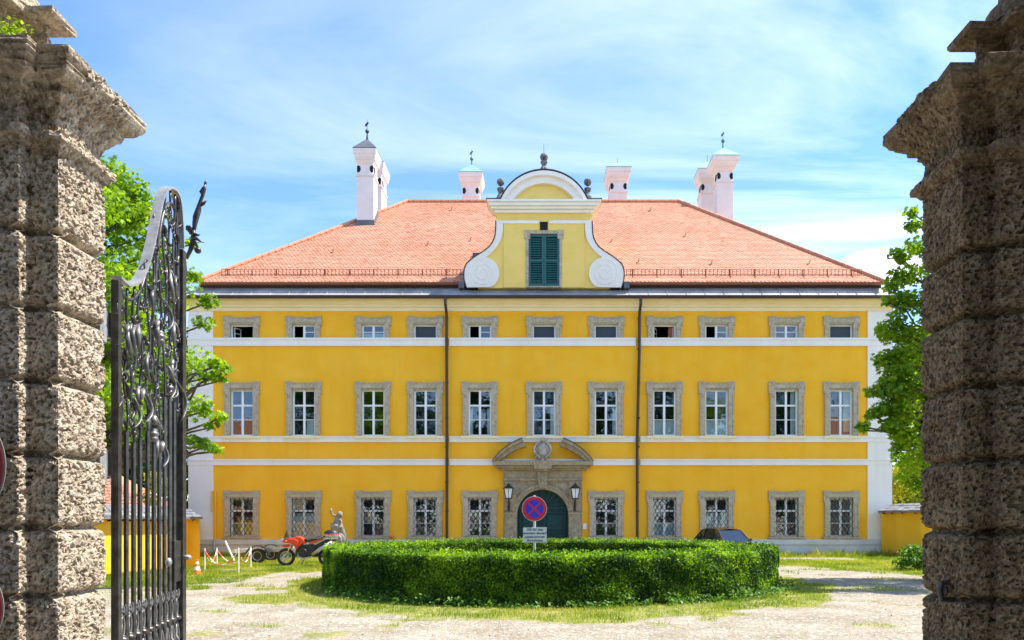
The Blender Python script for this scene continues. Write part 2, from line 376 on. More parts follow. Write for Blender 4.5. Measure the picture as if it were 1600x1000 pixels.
# ------------------------------------------------------------------ numpy value noise
_gr = rng.random((256,256))
def vn(x, y, s=1.0, o=0):
    x = np.asarray(x)/s+37.3+o*11.7; y = np.asarray(y)/s+91.1+o*5.3
    xi = np.floor(x).astype(int); yi = np.floor(y).astype(int); fx = x-xi; fy = y-yi
    fx = fx*fx*(3-2*fx); fy = fy*fy*(3-2*fy)
    g = lambda i, j: _gr[i % 256, j % 256]
    return (g(xi,yi)*(1-fx)+g(xi+1,yi)*fx)*(1-fy)+(g(xi,yi+1)*(1-fx)+g(xi+1,yi+1)*fx)*fy
def fbm(x, y, s=1.0, o=0):
    return (vn(x,y,s,o)+.5*vn(x,y,s/2,o+1)+.25*vn(x,y,s/4,o+2))/1.75

# ================================================================== GROUND
RC = (.22, 20.75); RO, RI, HH = 6.2, 4.85, 1.02           # hedge ring: centre, outer and inner radius, height
D0 = 36.1                                                # facade plane
def sstep(a, b, x): t = np.clip((x-a)/(b-a), 0, 1); return t*t*(3-2*t)
def grass_mask(x, y):
    x = np.asarray(x, float); y = np.asarray(y, float)
    r = np.hypot(x-RC[0], y-RC[1]); n = fbm(x,y,1.6)-.5; n2 = fbm(x,y,.5,3)-.5
    wob = n*1.7+n2*.8
    ang = np.arctan2(y-RC[1], x-RC[0])
    outer = 7.35+.75*np.exp(-((ang+1.57)/.9)**2)+.2*np.cos(ang)
    ring = 1-sstep(outer-.25, outer+.35, r+wob*.8)
    left = sstep(9.0, 9.9, r+wob)*sstep(-6.3, -7.2, x)*sstep(17.6, 19.3, y+wob)
    left2 = sstep(-6.0,-7.0,x)*sstep(24.3,25.0,y+wob*.6)
    right = sstep(11.2, 12.4, r+wob)*sstep(8.5, 9.6, x)*sstep(20.5, 22.5, y+wob)
    strip = sstep(31.6,32.3,y+wob*.4)*(1-sstep(33.8,34.4,y+wob*.4))*(1-sstep(13.5,15,x))*sstep(6,8,x)
    right = right*(1-.9*strip)
    weeds = sstep(35.1,35.5,y+n*.5)*(np.abs(x)>5)
    pl = np.exp(-(((x+6.0)/1.5)**2+((y-16.2)/1.4)**2))*1.25
    patch = sstep(.55,.85,pl+wob*.5)*.75
    rp_ = np.exp(-(((x-8.3)/2.0)**2+((y-18.6)/1.1)**2)); patch2 = sstep(.4,.8,rp_+wob*.5)*.5
    sparse = sstep(.60,.72,fbm(x,y,.9,5))*.6*(y>9)
    far = sstep(37,38,y)
    return np.clip(np.maximum.reduce([ring,left,left2,right,weeds*1.0,patch,patch2,sparse,far]),0,1)
def ground():
    xs = np.concatenate([np.array([-400,-120,-60,-35]), np.arange(-24,24.01,.2), np.array([35,60,120,400])])
    ys = np.concatenate([np.array([-300,-80,-30,-8,0,4,8]), np.arange(10,38.01,.2), np.array([42,50,70,120,300,600])])
    XX, YY = np.meshgrid(xs, ys); g = grass_mask(XX, YY)
    g[YY < 9.5] = 0.0
    ZZ = np.where((YY>9)&(YY<38)&(np.abs(XX)<25), (fbm(XX,YY,1.1,7)-.5)*.05*(np.clip(36-YY,0,1)), 0)
    nx, ny = len(xs), len(ys)
    V = np.stack([XX,YY,ZZ],-1).reshape(-1,3)
    idx = np.arange(nx*ny).reshape(ny,nx)
    Fq = np.stack([idx[:-1,:-1],idx[:-1,1:],idx[1:,1:],idx[1:,:-1]],-1).reshape(-1,4)
    me = bpy.data.meshes.new('ground'); me.from_pydata(V.tolist(), [], Fq.tolist())
    a = me.attributes.new('grass','FLOAT','POINT'); a.data.foreach_set('value', g.ravel().astype(np.float32))
    me.polygons.foreach_set('use_smooth',[True]*len(me.polygons))
    m = bpy.data.materials.new('gravel_and_turf'); m.use_nodes = True; n, l = m.node_tree.nodes, m.node_tree.links
    p = n['Principled BSDF']; p.inputs['Roughness'].default_value = .95; p.inputs['Specular IOR Level'].default_value = .15
    t = n.new('ShaderNodeTexCoord'); src = t.outputs['Object']
    def nz_(s, d=6, rgh=.6):
        q = n.new('ShaderNodeTexNoise'); q.inputs['Scale'].default_value = s; q.inputs['Detail'].default_value = d; q.inputs['Roughness'].default_value = rgh
        l.new(src, q.inputs['Vector']); return q.outputs[0]
    def ramp(i, a_, b_, c1, c2):
        r = n.new('ShaderNodeValToRGB'); e = r.color_ramp.elements; e[0].position=a_; e[1].position=b_; e[0].color=(*c1,1); e[1].color=(*c2,1); l.new(i, r.inputs[0]); return r.outputs[0]
    def mx(f, a_, b_):
        q = n.new('ShaderNodeMix'); q.data_type='RGBA'
        if isinstance(f,float): q.inputs[0].default_value=f
        else: l.new(f,q.inputs[0])
        l.new(a_,q.inputs[6]); l.new(b_,q.inputs[7]); return q.outputs[2]
    vor = n.new('ShaderNodeTexVoronoi'); vor.inputs['Scale'].default_value = 22; l.new(src, vor.inputs['Vector'])
    sc = n.new('ShaderNodeSeparateColor'); l.new(vor.outputs['Color'], sc.inputs[0])
    grav = mx(ramp(nz_(.9,7,.65),.38,.64,(0,0,0),(1,1,1)), ramp(nz_(9,7,.75),.36,.62,(.15,.12,.08),(.32,.275,.20)), ramp(nz_(14,6,.75),.34,.6,(.24,.205,.15),(.44,.395,.315)))
    grav = mx(ramp(sc.outputs[0],.80,.97,(0,0,0),(.8,.8,.8)), grav, ramp(sc.outputs[1],.3,.7,(.22,.19,.15),(.62,.60,.55)))
    dirt = ramp(nz_(2.6,8,.75),.54,.68,(0,0,0),(.7,.7,.7))
    grav = mx(dirt, grav, ramp(nz_(25),.3,.7,(.20,.165,.11),(.36,.31,.22)))
    turf = ramp(nz_(2.5,6,.7),.35,.66,(.12,.15,.02),(.34,.31,.11))
    at = n.new('ShaderNodeAttribute'); at.attribute_name='grass'
    ad = n.new('ShaderNodeMath'); ad.operation='MULTIPLY_ADD'; l.new(nz_(7,6,.75),ad.inputs[0]); ad.inputs[1].default_value=1.5; 
    sb = n.new('ShaderNodeMath'); sb.operation='SUBTRACT'; l.new(at.outputs['Fac'],sb.inputs[0]); sb.inputs[1].default_value=.78; l.new(sb.outputs[0],ad.inputs[2])
    fac = ramp(ad.outputs[0],.38,.62,(0,0,0),(1,1,1))
    l.new(mx(fac,grav,turf),p.inputs['Base Color'])
    bsum = n.new('ShaderNodeMath'); bsum.operation='ADD'; l.new(nz_(45,4),bsum.inputs[0]); l.new(vor.outputs['Distance'],bsum.inputs[1])
    b = n.new('ShaderNodeBump'); b.inputs['Strength'].default_value=.7; b.inputs['Distance'].default_value=.02; l.new(bsum.outputs[0],b.inputs['Height']); l.new(b.outputs[0],p.inputs['Normal'])
    me.materials.append(m)
    o = bpy.data.objects.new('ground', me); COL.objects.link(o); tag(o, kind='structure')
ground()
def gz(x, y):
    return (fbm(x,y,1.1,7)-.5)*.05*np.clip(36-y,0,1)
def blades(name, n, x0, x1, y0, y1, h0, h1, w, label, thr=.35, dens=None):
    x = rng.uniform(x0,x1,n); y = rng.uniform(y0,y1,n); g = grass_mask(x,y)
    if dens is not None: g = g*dens(x,y)
    k = rng.random(n)*(1-thr)+thr < g*1.05
    x, y = x[k], y[k]; m = len(x)
    clump = .25+1.5*fbm(x,y,.5,9)**1.4
    h = rng.uniform(h0,h1,m)*clump
    a = rng.uniform(0,6.283,m); lean = rng.uniform(.1,.7,m)*h; la = rng.uniform(0,6.283,m)
    z = gz(x,y)-.01
    P = np.stack([x,y,z],1); dx = np.stack([np.cos(a)*w/2,np.sin(a)*w/2,np.zeros(m)],1)
    tip = P+np.stack([np.cos(la)*lean,np.sin(la)*lean,h],1)
    mid = P+np.stack([np.cos(la)*lean*.3,np.sin(la)*lean*.3,h*.55],1)
    v = np.stack([P-dx,P+dx,mid+dx*.7,tip,mid-dx*.7],1).reshape(-1,3)
    dry = np.clip(fbm(x,y,1.5,4)*1.5-.30+rng.normal(0,.16,m),0,1)
    o = np_obj(name, v, 5, M['grass'], attr=dry)
    tag(o, label, 'grass', kind='stuff')
blades('lawn_grass', 110000, -16, -6.5, 17, 36, .03,.12,.016, 'patchy sunlit lawn left of the gravel drive')
blades('lawn_grass', 90000, 8, 19, 17, 36, .03,.13,.016, 'patchy lawn right of the hedge before the low yellow wall')
blades('verge_grass', 100000, -9, 9, 11.8, 22, .03,.10,.012, 'ragged grass verge round the foot of the clipped hedge', .5)
blades('weed_fringe', 14000, -17.5, 18.5, 34.5, 36, .12,.42,.02, 'tall weeds along the foot of the house wall', .2, lambda x,y: (np.abs(x)>6.5)*1.0)

# gravel stones and fallen leaves lying on the drive
def litter():
    n = 5000; x = rng.uniform(-11,11,n); y = 10.5+rng.random(n)**1.6*12; k = grass_mask(x,y) < .5; x,y = x[k],y[k]; n = len(x)
    mb = MB()
    for i in range(0,n,2):
        r = random.uniform(.008,.02); c = (x[i],y[i],float(gz(x[i],y[i]))+r*.2)
        mb.add([(c[0]+r*random.uniform(.7,1.3),c[1],c[2]),(c[0],c[1]+r,c[2]),(c[0]-r*random.uniform(.7,1.3),c[1],c[2]),(c[0],c[1]-r,c[2]),(c[0],c[1],c[2]+r*.8)],[(0,1,4),(1,2,4),(2,3,4),(3,0,4)])
    tag(mb.build('loose_stones', M['concrete']), 'loose pale stones scattered over the gravel drive', 'stones', kind='stuff')
    base = np.array([(-.5,0,0),(-.2,.35,0),(.3,.3,.12),(.6,0,.1),(.3,-.3,.12),(-.2,-.35,0)],float)
    n = 900; x = rng.uniform(-10,10,n); y = 10.8+rng.random(n)**1.5*9; k = grass_mask(x,y) < .6; x,y=x[k],y[k]
    P = np.stack([x,y,gz(x,y)+.012],1); v = scatter(base,P,np.tile([0,0,1.],(len(x),1)),rng.uniform(.02,.045,len(x)),4)
    m = mat('dry_leaf',(.22,.10,.04),(.42,.24,.07),.8,3)
    tag(np_obj('fallen_leaves', v, 6, m, attr=rng.random(len(x))), 'dry brown leaves fallen on the gravel drive', 'leaves', kind='stuff')
litter()

# ================================================================== THE HOUSE
def zf(py): return Z(py, D0)
def xf(px): return X(px, D0)
house = empty('manor_house', (0, D0, 0))
tag(house, 'long yellow three storey manor with red tiled hip roof and white curved gable', 'house')
# all house parts are modelled in world coordinates and shifted with loc=(0,-D0,0) under the empty
HL = (0, -D0, 0)
XL, XR = xf(295), xf(1393)
DEP = 17.6
colsx = [(375+379+380)/3, 474.5, 583, 664.7, 749.7, 850, 947, 1038.3, 1119.7, 1229, 1314.3]
colx = [xf(c) for c in colsx]
OW = 1.16                                  # opening width
rows = {'top': (zf(530), zf(505)), 'mid': (zf(681), zf(607)), 'low': (zf(838.5), zf(777))}
# openings
ops = []
for i, cxx in enumerate(colx):
    for k, (z0, z1) in rows.items():
        if k == 'low' and i == 5: continue
        ops.append((cxx-OW/2, cxx+OW/2, z0, z1))
dx0, dx1, dz1 = xf(798), xf(898), zf(752)
ops.append((dx0, dx1, 0.0, dz1))
def wall_mesh():
    mb = MB()
    WX0, WX1, ZT = XL+.02, XR-.02, zf(462)
    xs = sorted(set([WX0, WX1]+[round(o[0],4) for o in ops]+[round(o[1],4) for o in ops]))
    zs = sorted(set([0, ZT]+[round(o[2],4) for o in ops]+[round(o[3],4) for o in ops]))
    for a, b in zip(xs[:-1], xs[1:]):
        for c, d in zip(zs[:-1], zs[1:]):
            mx_, mz = (a+b)/2, (c+d)/2
            if any(o[0]<mx_<o[1] and o[2]<mz<o[3] for o in ops): continue
            mb.add([(a,D0,c),(b,D0,c),(b,D0,d),(a,D0,d)],[(0,1,2,3)])
    for o in ops:                          # reveals
        x0,x1,z0,z1 = o; y1 = D0+.32
        mb.add([(x0,D0,z0),(x0,y1,z0),(x0,y1,z1),(x0,D0,z1)],[(0,1,2,3)])
        mb.add([(x1,D0,z0),(x1,D0,z1),(x1,y1,z1),(x1,y1,z0)],[(0,1,2,3)])
        mb.add([(x0,D0,z1),(x0,y1,z1),(x1,y1,z1),(x1,D0,z1)],[(0,1,2,3)])
        mb.add([(x0,D0,z0),(x1,D0,z0),(x1,y1,z0),(x0,y1,z0)],[(0,1,2,3)])
    yb = D0+DEP
    mb.add([(WX0,D0,0),(WX0,D0,ZT),(WX0,yb,ZT),(WX0,yb,0)],[(0,1,2,3)])
    mb.add([(WX1,D0,0),(WX1,yb,0),(WX1,yb,ZT),(WX1,D0,ZT)],[(0,1,2,3)])
    mb.add([(WX0,yb,0),(WX0,yb,ZT),(WX1,yb,ZT),(WX1,yb,0)],[(0,1,2,3)])
    return mb.build('wall', M['yellow'], house, loc=HL, fix=False)
wall_mesh()
def hp(mb, name, m, parent=house, **k):     # house part in world coordinates
    if parent is house: return mb.build(name, m, parent, loc=HL, **k)
    return mb.build(name, m, parent, **k)
# corner pilasters, bands, plinth
PI0, PI1 = xf(333.5), xf(1355)
for a, b in ((XL, PI0), (PI1, XR)):
    mb = MB(); mb.box(a, b, D0-.07, D0+1.2 , zf(843), zf(487)); hp(mb, 'corner_pilaster', M['white'], bevel=.012)
def band(ya, yb_, proj, name='string_course', m='white', split=True, x0=XL-.03, x1=XR+.03):
    segs = [(x0, xf(696)), (xf(702), xf(993)), (xf(1000), x1)] if split else [(x0,x1)]
    mb = MB()
    h = zf(ya)-zf(yb_)
    for a, b in segs:
        mb.box(a, b, D0-proj, D0, zf(yb_), zf(yb_)+h*.72)
        mb.box(a, b, D0-proj-.035, D0, zf(yb_)+h*.72+.001, zf(ya))
    return hp(mb, name, M[m], bevel=.008)
band(528.5, 541, .10); band(682, 691, .10); band(717.5, 727, .085)
mb = MB(); mb.box(XL-.05, dx0, D0-.12, D0, 0, zf(851)); mb.box(dx1, XR+.05, D0-.12, D0, 0, zf(851))
mb.box(XL-.08, dx0, D0-.165, D0, zf(851)+.001, zf(842.5)); mb.box(dx1, XR+.08, D0-.165, D0, zf(851)+.001, zf(842.5))
mb.box(XL-.05, XL+.02, D0+.001, D0+DEP, 0, zf(851)); mb.box(XR-.02, XR+.05, D0+.001, D0+DEP, 0, zf(851))
hp(mb, 'plinth', M['plinth'], bevel=.01)
# eaves cornice: stepped cream moulding
mb = MB()
for (ya, yb_, pr) in ((481,487,.10),(477,481.3,.20),(472.5,477.3,.30),(466.5,472.8,.46)):
    mb.box(XL-pr+.05, XR+pr-.05, D0-pr, D0+.3, zf(yb_)+.002, zf(ya)); 
    mb.box(XL-pr+.05, XL+.4, D0+.301, D0+DEP, zf(yb_)+.002, zf(ya)); mb.box(XR-.4, XR+pr-.05, D0+.301, D0+DEP, zf(yb_)+.002, zf(ya))
hp(mb, 'eaves_cornice', M['cream'], bevel=.015)
# pent strip in grey sheet, with standing seams
ye0, ye1 = D0-.62, D0+.12
zs0, zs1 = Z(463, ye0), Z(450.5, ye1)
xa, xb = XL-.42, XR+.38
mb = MB()
mb.add([(xa,ye0,zs0),(xb,ye0,zs0),(xb-.75,ye1,zs1),(xa+.75,ye1,zs1),(xa,ye0,zs0-.06),(xb,ye0,zs0-.06),(xb-.75,ye1,zs0-.06),(xa+.75,ye1,zs0-.06)],
       [(0,1,2,3),(4,7,6,5),(0,4,5,1),(1,5,6,2),(2,6,7,3),(3,7,4,0)])
for sgn, xx in ((-1, xa), (1, xb)):
    xi = xx-sgn*.75
    mb.add([(xx,ye0,zs0),(xx,D0+DEP+.6,zs0),(xi,D0+DEP-.1,zs1),(xi,ye1,zs1)],[(0,1,2,3)])
k = 0; xx = xa+.9
while xx < xb-.85:
    mb.tube([(xx,ye0-.0,zs0+.02),(xx,ye1,zs1+.02)], .014, 4); 
    mb.box(xx-.045, xx+.045, ye0+.30, ye0+.36, zs0+.20, zs0+.33)
    xx += .93
mb.tube([(xa+.9,ye0+.3,zs0+.30),(xb-.9,ye0+.3,zs0+.30)], .012, 4)
hp(mb, 'sheet_metal_eave', M['slate'])
mb = MB(); mb.box(XL+.45, XR-.45, D0+.125, D0+.5, zs1-.25, Z(441.5, 36.2)); mb.box(XL+.45, XL+.75, D0+.5, D0+DEP-.4, zs1-.25, Z(441.5,36.2)); mb.box(XR-.75, XR-.45, D0+.5, D0+DEP-.4, zs1-.25, Z(441.5,36.2))
hp(mb, 'eave_fascia', M['fascia'])
# gutter (half round) and downpipes
mb = MB()
mb.tube([(xa,ye0-.05,zs0-.03),(xb,ye0-.05,zs0-.03)], .085, 8)
mb.box(xa, xb, ye0-.13, ye0-.03, zs0-.02, zs0+.02)
hp(mb, 'gutter', M['gutter'])
for px0, px1 in ((698.5, 699), (998.5, 995)):
    x0, x1 = xf(px0), xf(px1); mb = MB()
    mb.tube([(x0,ye0-.05,zs0-.05),(x0,ye0-.02,zs0-.35),(x0,D0-.25,zf(490)),(x0,D0-.16,zf(497)),(x0,D0-.16,zf(541)),(x1,D0-.16,zf(690)),(x1,D0-.2,zf(846)),(x1,D0-.24,.1)], .072, 8)
    for py in (500, 548, 600, 655, 700, 755, 800):
        mb.tube([(x0+(x1-x0)*(py-470)/370,D0-.16,zf(py)),(x0+(x1-x0)*(py-470)/370,D0-.16,zf(py)+.08)], .09, 8)
    hp(mb, 'downpipe', M['gutter'])
mb = MB(); mb.tube([(XR+.5,ye0+.2,zs0-.05),(XR+.48,ye0+.2,zf(486)),(XR+.38,D0-.1,zf(490)),(XR+.2,D0-.05,zf(491)),(XR+.1,D0+.3,zf(500)),(XR+.1,D0+.3,.2)], .06, 8)
hp(mb, 'downpipe', M['gutter'])

# ---- windows: prototypes then copies. Local origin: bottom centre of the opening on the facade plane
def surround(zh, bottom=True):
    mb = MB(); w = OW/2; t = .25
    mb.box(-w-t, -w+.007, -.09, .26, .001, zh-.001); mb.box(w-.007, w+t, -.09, .26, .001, zh-.001)
    mb.box(-w-t, w+t, -.091, .0, zh-.0005, zh+.285)
    eh = min(.55, zh*.55)
    for s in (-1,1):                       # crossetted ears
        a = s*(w+t); mb.box(a-s*.02, a+s*.075, -.093, .0, zh-eh+.28, zh+.30)
        mb.box(s*(w-.06), a+s*.075, -.094, .0, zh+.26, zh+.335)
        mb.box(s*(w+.0), s*(w+.075), -.05, .24, 0.002, zh-.002)
    mb.box(-w+.008, w-.008, -.05, .24, zh-.07, zh-.004)
    # outer fillet standing proud
    for s in (-1,1): mb.box(s*(w+t-.06), s*(w+t+.012), -.118, -.02, .004, zh-eh+.29)
    mb.box(-w-.2, w+.2, -.118, -.02, zh+.21, zh+.26)
    return mb
def sash(zh, transoms, halves=(1,1), openl=0):
    mb = MB(); w = OW/2-.004; y0, y1 = .10, .165; zb = .0; zt = zh-.072
    mb.box(-w, w, y0, y1, zb, zb+.07); mb.box(-w, w, y0+.001, y1, zt-.06, zt)
    mb.box(-w, -w+.085, y0+.002, y1, zb+.01, zt-.01); mb.box(w-.085, w, y0+.002, y1, zb+.01, zt-.01)
    mb.box(-.055, .055, y0-.012, y1, zb+.01, zt-.01)
    for q, (f, th) in enumerate(transoms):
        zz = zb+(zt-zb)*f
        for s in (-1, 1):
            if halves[0 if s < 0 else 1] == 0: continue
            a, b = (-w+.05, -.04) if s < 0 else (.04, w-.05)
            mb.box(a, b, y0-.01 if th>.06 else y0+.012, y1-.001, zz-th/2, zz+th/2)
    return mb
def panes(zh, transoms, which=None):
    mb = MB(); w = OW/2-.004; zt = zh-.072; fs = [0]+[t[0] for t in transoms]+[1]
    for s in (-1,1):
        for a, b in zip(fs[:-1], fs[1:]):
            z0, z1 = zt*a+.02, zt*b-.02; x0, x1 = (-w+.03,-.02) if s<0 else (.02,w-.03)
            j = random.uniform(-.006,.006); q = random.uniform(-.005,.005)
            mb.add([(x0,.135+j,z0),(x1,.135-j,z0),(x1,.135-j+q,z1),(x0,.135+j+q,z1)],[(0,1,2,3)])
    return mb
def grille(zh):
    mb = MB(); w = OW/2-.015; y = -.045; n = 5; sp = 2*w/(n-.0); sl = 1.62
    lim = lambda z: .02 <= z <= zh-.03
    for i in range(-14, 22):
        for s in (-1, 1):
            pts = []
            for j in range(0, 25):
                t = j/24; xx = -w+2*w*t; zz = (i*sp+s*(xx+w))*sl if s>0 else (i*sp-(xx+w))*sl
                if lim(zz): pts.append((xx, y+s*.006-.04*math.exp(-((zz-.25)/.3)**2), zz))
            if len(pts) > 1: mb.tube(pts, .0125, 4, cap=False)
    mb.box(-w, w, y-.012, y+.012, zh-.12, zh-.095); mb.box(-w, w, y-.06, y+.0, .03, .05)
    for i in range(n+1):                   # leaf tips along the top edge
        mb.ball((-w+sp*i, y, zh-.07), .028, 6, (1,.4,1.6))
    return mb
zh = {k: b-a for k, (a, b) in rows.items()}
TR = {'top': [(.52,.035)], 'mid': [(.355,.035),(.665,.085)], 'low': [(.355,.035),(.68,.085)]}
proto = {}
for k in rows:
    zo = rows[k][0]
    proto[k] = {'surround': surround(zh[k]), 'sash': sash(zh[k], TR[k]), 'pane': None}
meshes = {}
def shared(key, maker, m, name, bevel=0, smooth=False):
    if key not in meshes:
        o = maker().build(name, m, None, bevel=bevel, smooth=smooth); meshes[key] = o; return o, True
    return meshes[key], False
def sub(key, maker, m, name, parent, bevel=0, smooth=False):
    o, new = shared(key, maker, m, name, bevel, smooth)
    if not new: o = clone(o)
    o.parent = parent; return o
def backing():
    mb = MB(); return mb
def window(i, k, state='shut', curtain=None):
    z0 = rows[k][0]; h_ = zh[k]
    w = OW/2-.004
    halves = {'shut':(1,1),'leftopen':(0,1),'screen':(0,0),'open':(0,0),'rightsash':(0,1)}[state]
    key = (k, 'sash', state)
    def mk():
        if state in ('screen','open'):
            mb = MB(); mb.box(-w,w,.10,.165,0,.07); mb.box(-w,w,.101,.165,h_-.135,h_-.072); mb.box(-w,-w+.07,.102,.165,.01,h_-.08); mb.box(w-.07,w,.102,.165,.01,h_-.08)
            if state == 'open':            # casements swung inwards
                for s in (-1,1):
                    xx = s*(w-.09)
                    for (a,b) in ((.05,.11),(h_*.45,h_*.45+.03),(h_-.2,h_-.14)):
                        mb.add([(xx,.24,a),(xx-s*.2,.62,a),(xx-s*.2,.62,b),(xx,.24,b)],[(0,1,2,3)])
                    mb.add([(xx-s*.17,.56,.05),(xx-s*.2,.62,.05),(xx-s*.2,.62,h_-.14),(xx-s*.17,.56,h_-.14)],[(0,1,2,3)])
                    mb.add([(xx,.24,.05),(xx-s*.03,.30,.05),(xx-s*.03,.30,h_-.14),(xx,.24,h_-.14)],[(0,1,2,3)])
            return mb
        return sash(h_, TR[k], halves)
    o, new = shared(key, mk, M['woodwhite'], 'window', .006)
    if not new: o = clone(o)
    o.parent = house; o.location = (colx[i], 0, z0)
    sub((k,'surround'), lambda: surround(h_), M['surround'], 'surround', o, .018)
    def sill():
        mb = MB()
        if k == 'low': mb.box(-OW/2-.36, OW/2+.36, -.2, .2, -.10, -.012)
        elif k == 'mid': mb.box(-OW/2-.34, OW/2+.34, -.19, .2, -.15, -.012); mb.box(-OW/2+.05, OW/2-.05, -.15, .2, -.011, .01)
        else: mb.box(-OW/2+.02, OW/2-.02, -.15, .2, -.04, .012)
        return mb
    sub((k,'sill'), sill, M['woodwhite'] if k == 'top' else (M['cream'] if k=='mid' else M['surround']), 'sill', o, .01)
    if state == 'shut':
        panes(h_, TR[k]).build('pane', M['glass'], o, fix=False)
    elif state in ('leftopen','rightsash'):
        mb = MB(); mb.add([(.02,.135,.02),(w-.02,.135,.02),(w-.02,.135,h_-.1),(.02,.135,h_-.1)],[(0,1,2,3)]); mb.build('pane', M['glass'], o, fix=False)
    elif state == 'screen':
        mb = MB(); mb.box(-w+.05,w-.05,.13,.136,.06,h_-.13); mb.build('insect_screen', M['blind'], o)
    def room():
        mb = MB(); x0,x1,y0,y1,a,b = -OW/2-.5, OW/2+.5, .325, 1.8, -.3, h_+.3
        mb.add([(x0,y0,a),(x1,y0,a),(x1,y1,a),(x0,y1,a),(x0,y0,b),(x1,y0,b),(x1,y1,b),(x0,y1,b)],[(0,1,2,3),(4,7,6,5),(1,5,6,2),(2,6,7,3),(3,7,4,0)])
        return mb
    sub((k,'room'), room, M['room'], 'dark_interior', o)
    if curtain:
        mb = MB()
        for (a,b,c,d,mm) in curtain:       # x0,x1 as fractions, z0,z1 as fractions
            x0, x1 = -w+2*w*a, -w+2*w*b; n = max(4,int(24*(b-a)))
            for q in range(n):
                u0, u1 = x0+(x1-x0)*q/n, x0+(x1-x0)*(q+1)/n
                mb.add([(u0,.30+.012*(q%2),h_*c),(u1,.30+.012*((q+1)%2),h_*c),(u1,.30+.012*((q+1)%2),h_*d),(u0,.30+.012*(q%2),h_*d)],[(0,1,2,3)])
        mb.build('curtain', M[curtain[0][4]], o, fix=False)
    if k == 'low': sub((k,'grille'), lambda: grille(h_), M['grille'], 'grille', o)
    return o
tops = ['open','leftopen','shut','screen','leftopen','screen','screen','open','rightsash','shut','screen']
for i, st in enumerate(tops): window(i, 'top', st, {7:[(.72,1,0,1,'orangecurtain')], 2:[(0,1,0,.45,'curtain')]}.get(i))
mc = {1:[(.55,1,.0,.34,'curtain')], 4:[(.0,.18,0,.6,'curtain'),(.8,1,0,.6,'curtain')], 5:[(.78,.98,0,.62,'curtain')], 6:[(.8,.96,0,.6,'curtain')], 7:[(0,1,0,.33,'curtain')], 8:[(0,1,0,.33,'curtain')], 9:[(.75,1,0,1,'curtain')], 10:[(.7,1,.1,1,'beige')]}
for i in range(11): window(i, 'mid', 'shut', mc.get(i))
lc = {0:[(0,1,0,.36,'beige')], 1:[(0,1,0,.6,'curtain')], 2:[(0,.45,.36,.6,'beige')], 7:[(0,1,0,.36,'curtain')], 8:[(0,1,0,.6,'curtain')]}
for i in range(11):
    if i != 5: window(i, 'low', 'shut', lc.get(i))

# ---- roof
de, ze = 35.85, Z(441, 35.85)
ex0, ex1 = X(307, de), X(1382, de)
rise_d = 8.7; dr = de+rise_d; zr = Z(316, dr); rx0, rx1 = X(637, dr), X(1060, dr)
back_d = dr+rise_d
sl = (zr-ze)/rise_d
def roofz(y): return ze+(y-de)*sl
mb = MB()
mb.add([(ex0,de,ze-.03),(ex1,de,ze-.03),(rx1,dr,zr-.03),(rx0,dr,zr-.03),(ex1,back_d,ze-.03),(ex0,back_d,ze-.03)],
       [(0,1,2,3),(1,4,2),(4,5,3,2),(5,0,3),(0,5,4,1)])
roof = hp(mb, 'roof', M['ridge'], fix=False)
def tiles(p00, p10, p01, p11, name):       # eave left, eave right, ridge left, ridge right
    p00,p10,p01,p11 = map(Vector,(p00,p10,p01,p11))
    u = (p10-p00); Lw = u.length; u.normalize()
    vv = p01-p00; vv = vv-u*vv.dot(u); Lh = vv.length; vv.normalize(); nrm = u.cross(vv)
    if nrm.z < 0: nrm = -nrm
    a0 = (p01-p00).dot(u); a1 = (p11-p00).dot(u)
    tw, te = .205, .172; rowsn = int(Lh/te)
    V = []; A = []; V2 = []
    for r in range(rowsn):
        v0 = r*te; f = (v0+te*.6)/Lh; lo = a0*f; hi = Lw+(a1-Lw)*f
        off = (r%2)*tw/2; c0 = int((lo-off)/tw)-1; c1 = int((hi-off)/tw)+1
        for c in range(c0, c1+1):
            ua = c*tw+off; ub = ua+tw-.012
            if ub < lo+.02 or ua > hi-.02: continue
            ua = max(ua, lo-.02); ub = min(ub, hi+.02)
            lift = .036+random.uniform(-.006,.006); s = random.uniform(-.008,.008)
            def P(a,b,h_): return p00+u*a+vv*b+nrm*h_
            w_ = ub-ua
            top = [P(ua,v0+.045+s,lift),P(ua+w_*.2,v0+.012+s,lift),P(ua+w_*.5,v0+s,lift),P(ub-w_*.2,v0+.012+s,lift),P(ub,v0+.045+s,lift),P(ub,min(v0+te*1.25,Lh),.012),P(ua,min(v0+te*1.25,Lh),.012)]
            V += [tuple(q) for q in top]; A.append(random.random() if random.random()>.025 else -1.2)
            for q in range(4):
                a_, b_ = top[q], top[q+1]; V2 += [tuple(a_),tuple(b_),tuple(b_-nrm*.026),tuple(a_-nrm*.026)]
    return V, A, V2
VT, AT, VE = [], [], []
for q in (((ex0,de,ze),(ex1,de,ze),(rx0,dr,zr),(rx1,dr,zr)),
          ((ex1,de,ze),(ex1,back_d,ze),(rx1,dr,zr),(rx1,dr,zr)),
          ((ex0,back_d,ze),(ex0,de,ze),(rx0,dr,zr),(rx0,dr,zr))):
    a, b, c = tiles(*q, 'x'); VT += a; AT += b; VE += c
o = np_obj('roof_tiles', np.array(VT), 7, M['tile'], roof, attr=np.array(AT))
o2 = np_obj('tile_edges', np.array(VE), 4, M['tile'], roof, attr=np.repeat(np.array(AT),4))
def ridge_run(a, b, mb, n=None):
    a, b = Vector(a), Vector(b); L = (b-a).length; n = int(L/.42); t = (b-a)/n
    for i in range(n):
        p = a+t*i; mb.tube([p+Vector((0,0,.0)), p+t*1.08+Vector((0,0,.035))], [.125,.105], 8)
mb = MB()
